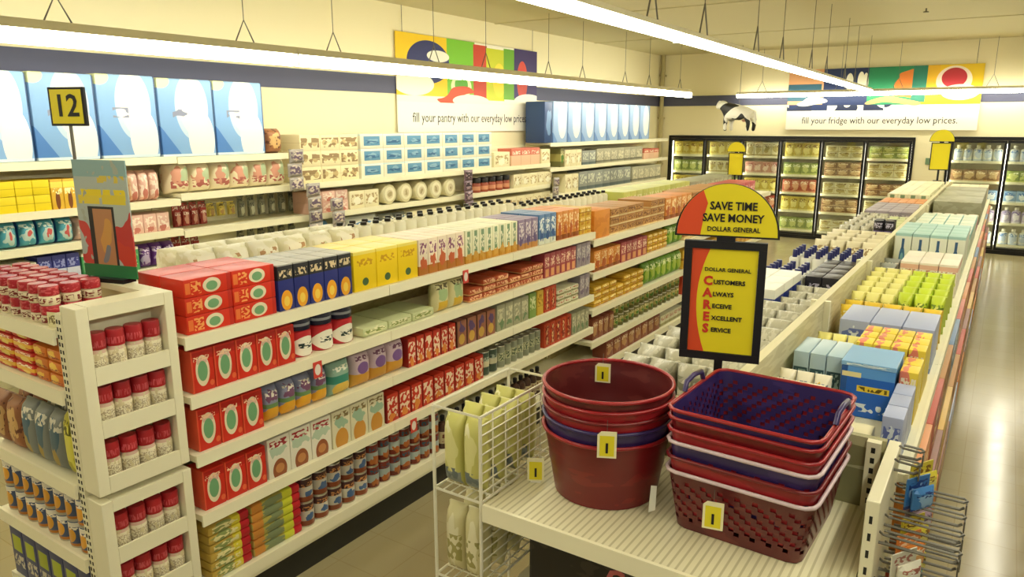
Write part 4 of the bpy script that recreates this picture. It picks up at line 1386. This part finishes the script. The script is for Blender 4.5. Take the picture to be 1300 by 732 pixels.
# left of the divider
CLR = mat('whitish_clear_pack', '#b4b09a', [('w', .5, .5, .35, .3, '#dcd8c4'), ('w', .3, .3, .25, .2, '#7d7a66'), ('n', '#c8c4ae', 5, 5, .55), ('t', .5, .7, .4, .14, '#8a8a74', 5, 8)], rough=.25, vary=.08)
WNB = mat('white_navy_band_box', '#f0efe2', [('r', .5, .62, .6, .16, '#23388a'), ('t', .5, .62, .4, .08, '#e8e8f0', 7, 14), ('w', .5, .2, .3, .15, '#b8b4a0')], rough=.35, vary=.03)
BKB = mat('black_box_print', '#24222a', [('t', .5, .6, .4, .2, '#b8b4c8', 7, 12), ('r', .5, .12, .6, .06, '#6a5a90')], rough=.35, vary=.1)
WBT = mat('white_bottle_plain', '#efeee4', [('r', .5, .35, .6, .14, '#4a4f94'), ('t', .5, .35, .4, .1, '#e4e4ee', 6, 12)], rough=.3, vary=.03)
NVL = mat('navy_cap', '#2c2f66', rough=.3)
TNP = mat('cream_tan_pack', '#d8ceaa', [('w', .5, .5, .35, .3, '#ece4c4'), ('t', .5, .7, .4, .14, '#a08a60', 6, 10)], rough=.4, vary=.07)
VTB = mat('violet_tub_print', '#7a3f8c', [('t', .5, .5, .4, .25, '#c8a8d4', 7, 10)], rough=.35)
LW = 'left of the divider'
top(2.52, LW, -1.185, -.73, 4, k_pack, 'whitish clear pack', .15, .19, CLR, rows=4, skew=.15)
Face('-y', 3.16, ZT, LW + ' farther on', 'aisle').row(k_pack, -1.185, -.73, 4, 'whitish clear pack', .17, .2, CLR, rows=4, skew=.15)
top(3.90, LW, -1.185, -.93, 2, k_carton, 'white box with navy band', .2, .23, WNB, rows=3)
top(3.90, LW, -.92, -.73, 2, k_pack, 'whitish clear pack behind the sign', .17, .18, CLR, rows=3)
top(4.54, LW, -.92, -.73, 2, k_carton, 'black box', .16, .2, BKB, rows=4)
top(4.54, LW, -1.185, -.93, 3, k_bottle, 'white bottle with navy cap', .08, .23, WBT, NVL, rows=4, cap=.22, neck=.2)
Face('-y', 5.24, ZT, LW + ' farther on', 'aisle').row(k_bottle, -1.185, -.73, 6, 'white bottle with navy cap', .08, .235, WBT, NVL, rows=4, cap=.24, neck=.2)
top(6.0, LW, -1.185, -.73, 4, k_pack, 'cream tan pack', .22, .2, TNP, rows=4)
top(7.0, LW, -1.185, -.92, 3, k_pack, 'pale cream pack', .22, .2, CLR, rows=6)
top(7.0, LW, -.90, -.73, 2, k_jar, 'violet tub', .085, .27, VTB, BKB, rows=2, lid=.4)
Face('-y', 7.4, ZT, LW + ' past the violet tubs', 'aisle').row(k_pack, -.90, -.73, 2, 'cream and green pack', .2, .19, CG, rows=4)
top(8.45, LW, -1.185, -.73, 4, k_carton, 'grey lilac carton', .25, .2, GY, rows=4)
top(9.5, LW, -1.185, -.73, 5, k_carton, 'orange carton', .2, .2, OR, rows=3)
top(10.2, LW, -1.185, -.73, 4, k_carton, 'cream and green box', .25, .24, GW, rows=10)
# lower shelves along the right aisle
for i, (z, pal) in enumerate(((RZ[1], [OR, RD, TB, BL, RDW]), (RZ[2], [RD, BRC, YE2, TB]), (RZ[3], [LAV, OB, BRC]))):
    nn = [16, 14, 12][i]
    yy = 2.55
    for k in range(nn):
        w_ = (12.85 - 2.55) / nn
        M_ = pal[k % len(pal)]
        cname = {OR: 'orange', RD: 'red striped', TB: 'tan', BL: 'blue', RDW: 'salmon', BRC: 'brown', YE2: 'mustard', LAV: 'lavender', OB: 'amber'}[M_]
        Face('+x', [-.118, -.10, -.10][i], z + .006, f'{["upper", "middle", "bottom"][i]} right-aisle shelf').row(k_carton, yy, yy + w_, 1, f'{cname} carton stack, {ORD[k]} from the near end', .25, .23, M_, name='shelf_carton')
        yy += w_

# ------------------------------------------------------------------ basket display at the end of the right gondola
DX0, DX1, DY0, DY1, DZ = -1.272, -.205, 1.752, 2.44, 1.10
PERF = mat('slotted_shelf_enamel', '#e6dfbb', [('t', .5, .5, .6, .6, '#d3cba4', 46, 2)], rough=.4)
PERFV = bpy.data.materials.new('ribbed_shelf_enamel')
PERFV.use_nodes = True
_n = PERFV.node_tree
_tc = _n.nodes.new('ShaderNodeTexCoord')
_w = _n.nodes.new('ShaderNodeTexWave')
_w.inputs['Scale'].default_value = 14
_cr = _n.nodes.new('ShaderNodeValToRGB')
_cr.color_ramp.elements[0].color = lin('#c9c198')
_cr.color_ramp.elements[0].position = .12
_cr.color_ramp.elements[1].color = lin('#e9e2be')
_cr.color_ramp.elements[1].position = .3
_n.links.new(_tc.outputs['Object'], _w.inputs[0])
_n.links.new(_w.outputs[1], _cr.inputs[0])
_n.links.new(_cr.outputs[0], _n.nodes['Principled BSDF'].inputs['Base Color'])
dx, dy = (DX0 + DX1) / 2, (DY0 + DY1) / 2
t = thing('display_endcap', 'cream display shelf with a ribbed top carrying the stacks of laundry baskets', 'shelving', (dx, dy, 0))
s_ = obj('shelf', MB().box(DX0 - dx, DX1 - dx, DY0 - dy, DY1 - .026 - dy, DZ - .03, DZ, PERFV), t)
obj('price_rail', MB().box(DX0 - dx, DX1 - dx, DY0 - .013 - dy, DY0 - .0005 - dy, DZ - .055, DZ + .003, LIP), s_)
s_ = obj('shelf', MB().box(DX0 - dx, DX1 - dx, DY0 + .06 - dy, DY1 - .026 - dy, .70, .73, SHELF), t)
obj('price_rail', MB().box(DX0 - dx, DX1 - dx, DY0 + .047 - dy, DY0 + .0595 - dy, .675, .733, LIP), s_)
obj('base_deck', MB().box(DX0 - dx, DX1 - dx, DY0 - dy, DY1 - .026 - dy, .12, .2, SHELF), t)
obj('kick_plate', MB().box(DX0 - dx + .02, DX1 - dx - .02, DY0 + .03 - dy, DY1 - .026 - dy, 0, .1195, KICK), t)
PEGM = mat('pegboard_green_tan', '#b9b58c', [('t', .5, .5, .6, .6, '#8a865e', 40, 30)], rough=.55)
obj('back_panel', MB().box(DX0 - dx, DX1 - dx, DY1 - .0255 - dy, DY1 - dy, .2005, 1.335, PEGM), t)
for x in (DX0 + .012, DX1 - .052):
    up = MB()
    up.box(x - dx, x + .04 - dx, DY1 - .056 - dy, DY1 - .0262 - dy, DZ + .0005, 1.335, SHELF)
    for k in range(6):
        up.box(x + .014 - dx, x + .026 - dx, DY1 - .0566 - dy, DY1 - .056 - dy, DZ + .03 + k * .034, DZ + .048 + k * .034, SLOT)
    obj('slotted_post', up, t)

# --- round baskets
PLR = mat('basket_red_plastic', '#74161b', [('n', '#821e1f', 5, 5, .6)], rough=.28, spec=.6)
PLR2 = mat('basket_bright_red_plastic', '#a42026', [('n', '#90191e', 5, 5, .55)], rough=.28, spec=.6)
PLP = mat('basket_purple_plastic', '#33265c', [('n', '#403068', 5, 5, .55)], rough=.28, spec=.6)
PLD = mat('basket_maroon_plastic', '#5f2021', [('n', '#6c2c29', 5, 5, .55)], rough=.3, spec=.6)
RIMW = mat('pale_rim_plastic', '#d8c2c6', rough=.25, spec=.6)


def round_basket(x, y, z, M, RM, label, h=.232, rz=0.0):
    t = thing('round_laundry_basket', label, 'basket', (x, y, z), rz, 'nested round baskets on the display shelf')

    def S(u, v, d):
        a = 2 * PI * u
        r = .172 + .036 * v - .003 * d
        if .49 < v < .51 or .90 < v < .93:
            r += .002
        return (r * math.cos(a), r * math.sin(a), .004 + v * (h - .012))
    b = MB().shell(S, 64, 12, M)
    obj('wall', b.mesh('basket_wall', 50), t)
    obj('bottom', MB().lathe([(.16, 0), (.1715, .002), (.1715, .0035), (.16, .004)], M, 48).mesh('basket_bottom', 50), t)
    n = 48
    rr = .212
    obj('rim', MB().tube([(rr * math.cos(2 * PI * k / n), rr * math.sin(2 * PI * k / n), h - .004) for k in range(n)], .0065, RM, 8, closed=True).mesh('basket_rim', 60), t)
    return t


RX, RY = -1.005, 2.085
round_basket(RX, RY, DZ + .001, PLR, PLR2, 'bottom dark red round basket, resting on the display shelf')
for k, (zo, M, RM, nm) in enumerate(((.046, PLP, PLP, 'purple round basket, second from the bottom of the round stack'), (.080, PLR2, PLR, 'red round basket, third from the bottom of the round stack'),
                                     (.114, PLR2, PLR2, 'red round basket, fourth from the bottom of the round stack'), (.148, PLD, PLR2, 'topmost red round basket with its mouth open above the round stack'))):
    round_basket(RX, RY, DZ + .001 + zo, M, RM, nm, rz=.05 * k)


# --- rectangular baskets
def rrect(u, w, d, r):
    """point on a rounded rectangle perimeter, u in 0..1"""
    segs = [w - 2 * r, PI * r / 2, d - 2 * r, PI * r / 2] * 2
    L = sum(segs)
    s = (u % 1) * L
    cs = [(w / 2 - r, -d / 2 + r, -PI / 2), (w / 2 - r, d / 2 - r, 0), (-w / 2 + r, d / 2 - r, PI / 2), (-w / 2 + r, -d / 2 + r, PI)]
    st = [(-w / 2 + r, -d / 2, 1, 0), (w / 2, -d / 2 + r, 0, 1), (w / 2 - r, d / 2, -1, 0), (-w / 2, d / 2 - r, 0, -1)]
    for k in range(4):
        if s <= segs[2 * k]:
            x, y, a, b = st[k]
            return x + a * s, y + b * s
        s -= segs[2 * k]
        if s <= segs[2 * k + 1]:
            x, y, a0 = cs[k]
            a = a0 + s / r
            return x + r * math.cos(a), y + r * math.sin(a)
        s -= segs[2 * k + 1]
    return st[0][0], st[0][1]


def square_basket(x, y, z, M, RM, label, h=.195, lattice=False, handles=False, rz=-.04):
    t = thing('square_laundry_basket', label, 'basket', (x, y, z), rz, 'nested square baskets on the display shelf')

    def S(u, v, d):
        px, py = rrect(u, .375 + .052 * v - .006 * d, .385 + .052 * v - .006 * d, .035 + .006 * v)
        return (px, py, .004 + v * (h - .010))
    nu, nv = 96, 14
    if lattice:
        mk = lambda i, j: 2 <= j <= 11 and (i + j) % 3 == 0
    else:
        mk = lambda i, j: (j in (4, 5) or j in (9, 10)) and i % 4 == 1
    obj('wall', MB().shell(S, nu, nv, M, mask=mk).mesh('basket_wall', 50), t)
    pts = [rrect(k / 48, .370, .380, .033) for k in range(48)]
    b = MB()
    b.add([(px, py, zz) for zz in (0, .0038) for px, py in pts], [tuple(range(47, -1, -1)), tuple(range(48, 96))] + [(k, (k + 1) % 48, 48 + (k + 1) % 48, 48 + k) for k in range(48)], M)
    obj('bottom', b, t)
    pts = [rrect(k / 64, .436, .446, .042) + (h - .004,) for k in range(64)]
    obj('rim', MB().tube(pts, .0062, RM, 8, closed=True).mesh('basket_rim', 60), t)
    if handles:
        for s_ in (-1, 1):
            hp = [(s_ * .2205, -.075, h + .002), (s_ * .2215, -.06, h + .03), (s_ * .2225, 0, h + .036), (s_ * .2215, .06, h + .03), (s_ * .2205, .075, h + .002)]
            obj('handle', MB().tube(hp, .008, M, 8).mesh('basket_handle', 60), t)
    return t


QX, QY = -.522, 2.155
for zo, M, RM, lab, la, ha in ((0, PLD, RIMW, 'bottom maroon lattice square basket with pale rim, on the display shelf', True, False),
                               (.044, PLR2, PLR, 'red square basket just above the lower pale rim of the square stack', False, False),
                               (.092, PLP, RIMW, 'purple square basket with the upper pale rim of the square stack', False, False),
                               (.128, PLR2, PLR2, 'red square basket next above the upper pale rim', False, False),
                               (.166, PLR, PLR2, 'dark red square basket second from the top of the square stack', False, False),
                               (.192, PLP, PLR2, 'topmost purple lattice square basket with handles, mouth open upward', True, True)):
    square_basket(QX, QY, DZ + .001 + zo, M, RM, lab, lattice=la, handles=ha)

# --- price cards
CARDM = mat('card_border_cream', '#f3ecc0', rough=.5)
CARDY = mat('card_yellow', '#eadb2c', rough=.5)


def price_card(loc, rz, label, w=.058, h=.085, hang=True):
    t = thing('price_card', label, 'sign', loc, rz, 'yellow price cards by the baskets')
    mb = MB()
    c = w * .2
    pts = [(-w / 2, 0), (w / 2, 0), (w / 2, h), (-w / 2 + c, h), (-w / 2, h - c)] if hang else [(-w / 2, 0), (w / 2, 0), (w / 2, h), (-w / 2, h)]
    mb.prism(pts, -.001, .001, CARDM)
    obj('card', mb, t)
    obj('face', MB().box(.0012, .0018, -w * .38, w * .38, h * .07, h * .84, CARDY), t)
    mb = MB()
    text_mb(mb, '1', h * .5, INK, Matrix.Translation((.0022, 0, h * .36)), .0015)
    obj('number', mb, t)
    if hang:
        obj('string', MB().tube([(0, 0, h + .0005), (-.004, 0, h + .035)], .001, CHROME, 5), t)
    else:
        obj('stand', MB().box(-.03, .004, -w * .3, w * .3, -.004, -.0005, WHITE), t)
    return t


price_card((-.896, 1.862, 1.318), -PI / 2 + .45, 'yellow price card hanging on the front of the round basket stack')
price_card((xy(680, 1.97, 1.14), 1.97, DZ + .0055), -PI / 2 + .5, 'yellow price card standing on the shelf left of the round baskets', hang=False)
price_card((xy(905, 1.893, 1.21), 1.893, 1.172), -PI / 2 + .2, 'yellow price card on the front of the square basket stack')
price_card((-1.10, 2.235, 1.405), -PI / 2 + .3, 'yellow price card inside the topmost round basket', w=.055, h=.07, hang=True)
t = obj('paper_tag', MB().prism([(-.012, 0), (.012, .004), (.014, .085), (-.006, .09)], -.0008, .0008, WHITE), None, (-.79, 1.975, DZ + .02), -PI / 2 + .9)
tag(t, 'plain white paper tag hanging between the round and square basket stacks', 'tag')

# --- service sign on the display
ARC = mat('sign_orange_red', '#e8552e', rough=.4)


def arched_sign(name, label, loc, rz, full=True, sc_=1.0):
    t = thing(name, label, 'sign', loc, rz)
    k = sc_
    Z0 = .165 * k
    hw = .134 * k
    z0, z1 = Z0, Z0 + .415 * k
    fr = MB()
    b = (.026 if full else .012) * k
    fr.box(-.012, .012, -hw, hw, z0, z0 + b, INK)
    fr.box(-.012, .012, -hw, hw, z1 - b, z1, INK)
    fr.box(-.012, .012, -hw, -hw + b, z0 + b + .0003, z1 - b - .0003, INK)
    fr.box(-.012, .012, hw - b, hw, z0 + b + .0003, z1 - b - .0003, INK)
    obj('frame', fr, t)
    pw0, pw1, pz0, pz1 = -hw + b, hw - b, z0 + b, z1 - b
    obj('panel_face', MB().box(-.006, .004, pw0 + .0005, pw1 - .0005, pz0 + .0005, pz1 - .0005, YEL), t)
    W_, H_ = pw1 - pw0, pz1 - pz0
    sw = [(pw0 + .001, pz1 - .001)]
    for q in range(13):
        v = q / 12
        sw.append((pw0 + .001 + W_ * (.10 + .17 * (2 * v - 1) ** 2 * (1 if v < .5 else .9)), pz1 - .001 - v * (H_ - .002)))
    sw.append((pw0 + .001, pz0 + .001))
    if full:
        obj('red_swoosh', MB().prism(sw[::-1], .0043, .0052, ARC), t)
    aw, ah, az = .162 * k, .172 * k, z1 + .02 * k
    arc = lambda w_, h_, zz: [(w_ * math.cos(PI * q / 24), zz + h_ * math.sin(PI * q / 24)) for q in range(25)]
    obj('arch_board', MB().prism([(y, z) for y, z in arc(aw + .007 * k, ah + .007 * k, az - .006 * k)], -.008, .008, INK), t)
    obj('arch_face', MB().prism(arc(aw, ah, az), .0083, .0098, YEL), t)
    left = [p for p in arc(aw - .0005, ah - .0005, az + .0003) if p[0] < -.40 * aw]
    inner = [(-.52 * aw, az + .0003), (-.47 * aw, az + ah * .35), (-.40 * aw, az + ah * .62)]
    if full:
        obj('arch_swoosh', MB().prism(left + inner, .0099, .0106, ARC), t)
    obj('neck', MB().box(-.01, .01, -.03 * k, .03 * k, z1 + .0003, az - .007 * k, INK), t)
    obj('pole', MB().box(-.010, .010, -.014 * k, .014 * k, .011, z0 - .0003, BLACK), t)
    obj('base', MB().cbox(-.02, .02, -.06 * k, .06 * k, 0, .0105, BLACK, .003), t)
    if full:
        X = .0112
        T = lambda y, z: Matrix.Translation((X, y, z))

        def word(part, *a, **k2):
            mb = MB()
            text_mb(mb, *a, **k2)
            obj(part, mb, t)
        word('lettering', 'SAVE TIME', .037, INK, T(.018, az + .098), .0009, squeeze=.88)
        word('lettering', 'SAVE MONEY', .037, INK, T(.018, az + .058), .0009, squeeze=.88)
        word('lettering', 'DOLLAR GENERAL', .022, INK, T(.022, az + .021), .0004, squeeze=.92)
        X = .0058
        word('lettering', 'DOLLAR GENERAL', .018, INK, T(.012, pz1 - .072), .0003)
        for q, wd in enumerate(('Customers', 'Always', 'Receive', 'Excellent', 'Service')):
            zz = pz1 - .112 - q * .042
            word('red_initial', wd[0], .042, RED, T(-.050, zz), .002)
            word('lettering', wd[1:].upper(), .021, INK, T(-.032, zz - .003), .0006, align='LEFT')
    return t


arched_sign('arched_service_sign', 'tall arched yellow and black sign standing behind the two basket stacks', (-.752, 2.428, 1.3355), -PI / 2 + .24)
gz = FZ[0] + .225
t = arched_sign('arched_service_sign', 'small arched yellow sign at the far end of the left gondola', (-3.33, 10.98, 1.4205), -PI / 2 + .1, full=False, sc_=.8)
t = arched_sign('arched_service_sign', 'small arched yellow sign at the far end of the centre shelving', (-.84, 12.86, ZT + .242), -PI / 2 + .1, full=False, sc_=.98)
# ------------------------------------------------------------------ wire side rack left of the basket display
WX0, WX1, WY0, WY1 = -1.478, -1.286, 1.752, 2.20
t = thing('wire_side_rack', 'white wire rack on the left side of the basket display, holding yellow-green packs', 'rack', ((WX0 + WX1) / 2, (WY0 + WY1) / 2, 0))
wx, wy = (WX0 + WX1) / 2, (WY0 + WY1) / 2
A, Bq, Cq, D = WX0 - wx, WX1 - wx, WY0 - wy, WY1 - wy
for (x, y) in ((A, Cq), (Bq, Cq), (A, D), (Bq, D)):
    obj('post', MB().tube([(x, y, .0), (x, y, 1.395)], .006, WIRE, 8).mesh('post', 60), t)
for z in (1.395, 1.10, .775, .44):
    fr = MB()
    fr.tube([(A, Cq, z), (Bq, Cq, z), (Bq, D, z), (A, D, z)], .0052, WIRE, 6, closed=True)
    obj('rim', fr.mesh('rim', 60), t)
    if z < 1.3:
        g = MB()
        for k in range(1, 6):
            x = A + (Bq - A) * k / 6
            g.tube([(x, Cq, z), (x, D, z)], .0028, WIRE, 5)
        for k in range(1, 8):
            y = Cq + (D - Cq) * k / 8
            g.tube([(A, y, z + .004), (Bq, y, z + .004)], .0028, WIRE, 5)
        obj('wire_shelf', g, t)
gd = MB()
for k in range(1, 9):
    z = 1.10 + .033 * k
    gd.tube([(Bq, Cq, z), (Bq, D, z)], .0028, WIRE, 5)
for k in range(1, 6):
    y = Cq + (D - Cq) * k / 6
    gd.tube([(Bq - .004, y, 1.10), (Bq - .004, y, 1.395)], .0028, WIRE, 5)
for k in range(1, 9):
    z = .775 + .036 * k
    gd.tube([(Bq, Cq, z), (Bq, D, z)], .0028, WIRE, 5)
obj('side_grid', gd, t)
GLV = mat('yellow_green_glove_pack', '#c8c470', [('w', .5, .55, .35, .3, '#dcd894'), ('r', .5, .12, .4, .1, '#8c9490'), ('t', .5, .2, .4, .08, '#6d7878', 6, 12), ('w', .3, .8, .2, .1, '#e8e4b8')], rough=.3, vary=.06)
GLV2 = mat('pale_straw_pack', '#d8d09c', [('w', .5, .5, .35, .3, '#e8e2bc'), ('t', .5, .4, .4, .2, '#a8a060', 5, 12)], rough=.3, vary=.06)
RWN = 'wire rack left of the baskets'
Face('-y', WY0 + .016, 1.109, 'top wire-rack tier by the baskets', 'left').row(k_pack, WX0 + .014, WX1 - .014, 2, 'yellow-green pack', .09, .255, GLV, rows=4)
Face('-y', WY0 + .016, .784, 'middle wire-rack tier by the baskets', 'left').row(k_pack, WX0 + .014, WX1 - .014, 2, 'pale straw pack', .09, .25, GLV2, rows=4)

# goods under the display shelf
DKB = mat('dark_tub_print', '#2a2620', [('n', '#3a332a', 4, 4, .55), ('r', .5, .92, .6, .04, '#4a4236')], rough=.4)
PNKL = mat('pink_red_letter', '#c86a6a', rough=.4)
t = thing('dark_storage_tub', 'dark brown tub marked with a pink letter, under the basket display shelf', 'tub', (-.93, 2.06, .7315), -PI / 2)
obj('body', MB().cbox(-.2, .2, -.24, .24, 0, .26, DKB, .012), t)
obj('lid', MB().cbox(-.205, .205, -.246, .246, .2605, .285, DKB, .006), t)
mb = MB()
text_mb(mb, 'G', .085, PNKL, Matrix.Translation((.2012, .08, .19)), .004)
obj('letter', mb, t)
t = thing('dark_storage_tub', 'second dark brown tub, right of the marked one under the display shelf', 'tub', (-.43, 2.06, .7315), -PI / 2)
obj('body', MB().cbox(-.2, .2, -.2, .2, 0, .24, DKB, .012), t)
obj('lid', MB().cbox(-.205, .205, -.206, .206, .2405, .265, DKB, .006), t)

# ------------------------------------------------------------------ hook panel right of the basket display
HX0, HX1, HY0, HY1 = -.200, -.166, 1.985, 2.44
t = thing('hook_panel', 'cream side panel of wire hooks right of the square basket stack, facing the right aisle', 'rack', (HX1, (HY0 + HY1) / 2, 0))
hy = (HY0 + HY1) / 2
pn = MB()
pn.cbox(HX0 - HX1, 0, HY0 - hy, HY1 - hy, .15, 1.335, SHELF, .004)
obj('panel', pn, t)
for k in range(10):
    obj('slot', MB().box(HX0 - HX1 + .012, HX0 - HX1 + .020, HY0 - hy - .0008, HY0 - hy - .0001, 1.27 - k * .05, 1.292 - k * .05, SLOT), t)
obj('foot', MB().box(HX0 - HX1, 0, HY0 - hy, HY1 - hy, 0, .1495, KICK), t)
HPK = {n: mat('hook_pack_' + n, c, [('w', .5, .45, .34, .28, c2), ('t', .5, .75, .4, .12, c3, 6, 12), ('r', .5, .05, .6, .05, c3)], rough=.35, vary=.1) for n, c, c2, c3 in (
    ('orange', '#d8823a', '#f0b870', '#f4e4c4'), ('grey', '#a8a494', '#d8d4c4', '#5f6460'), ('teal', '#7fa89a', '#dcdcc4', '#3f5a58'),
    ('blue', '#3f78b4', '#8fb4d4', '#1f3a78'), ('yellow', '#d8c844', '#f0e484', '#7d5a20'), ('white', '#dcd8c4', '#f0ece0', '#a86a5a'), ('lilac', '#b49aac', '#dccfd4', '#5a4a60'))}
for z, rowname, cols in ((1.315, 'top', (None, None, 'blue', 'yellow')), (1.19, 'second', ('white', 'orange', 'yellow', 'lilac')), (1.05, 'third', ('orange', 'grey', 'teal', 'yellow')),
                         (.90, 'fourth', ('lilac', 'orange', 'grey', 'teal')), (.73, 'fifth', ('teal', 'orange', 'grey', 'white'))):
    for j, cname in enumerate(cols):
        if cname is None:
            continue
        y = HY0 + .065 + j * .108
        hk = thing('scanning_hook', uniq(f'grey wire hook, {ORD[j]} along in the {rowname} row of the hook panel'), 'hook', (HX1 + .0005, y, z), 0, 'wire hooks on the hook panel')
        L = .06 if z > 1.3 else .185
        obj('prong', MB().tube([(0, 0, 0), (L - .01, 0, 0), (L, 0, .008)], .0042, CHROME, 6), hk)
        obj('upper_wire', MB().tube([(.0, -.0, .032), (.01, -.012, .032), (L - .002, -.014, .03), (L + .006, 0, .03), (L - .002, .014, .03), (.01, .012, .032)], .0036, CHROME, 6), hk)
        obj('price_holder', MB().cbox(L + .003, L + .007, -.02, .02, -.012, .025, CHROME, .001), hk)
        h_ = .095 if z > 1.1 else .105
        p = thing('hanging_pack', uniq(f'{cname} pack on the hook panel, {ORD[j]} along in the {rowname} row'), 'pack', (HX1 + .065, y, z - .0045), -.55, 'packs on the hook panel')
        M_ = HPK[cname]
        obj('card', MB().cbox(-.002, .002, -.048, .048, -h_, -.0, M_, .0008), p)
        obj('pouch', pillow(.086, .034, h_ * .7, M_, 1, nu=6, nv=6), p, (.018, 0, -h_ * .97))

o = obj('price_card', MB().cbox(-.001, .001, -.03, .03, 0, .06, mat('cream_card', '#efe6b4', [('t', .5, .5, .4, .3, '#8a7a50', 8, 10)], rough=.5), .0008), None, (-2.985, EY0 + .02, EZ[0] + .0005), -PI / 2 + .3)
tag(o, 'cream price card at the corner of the left endcap top shelf', 'sign')
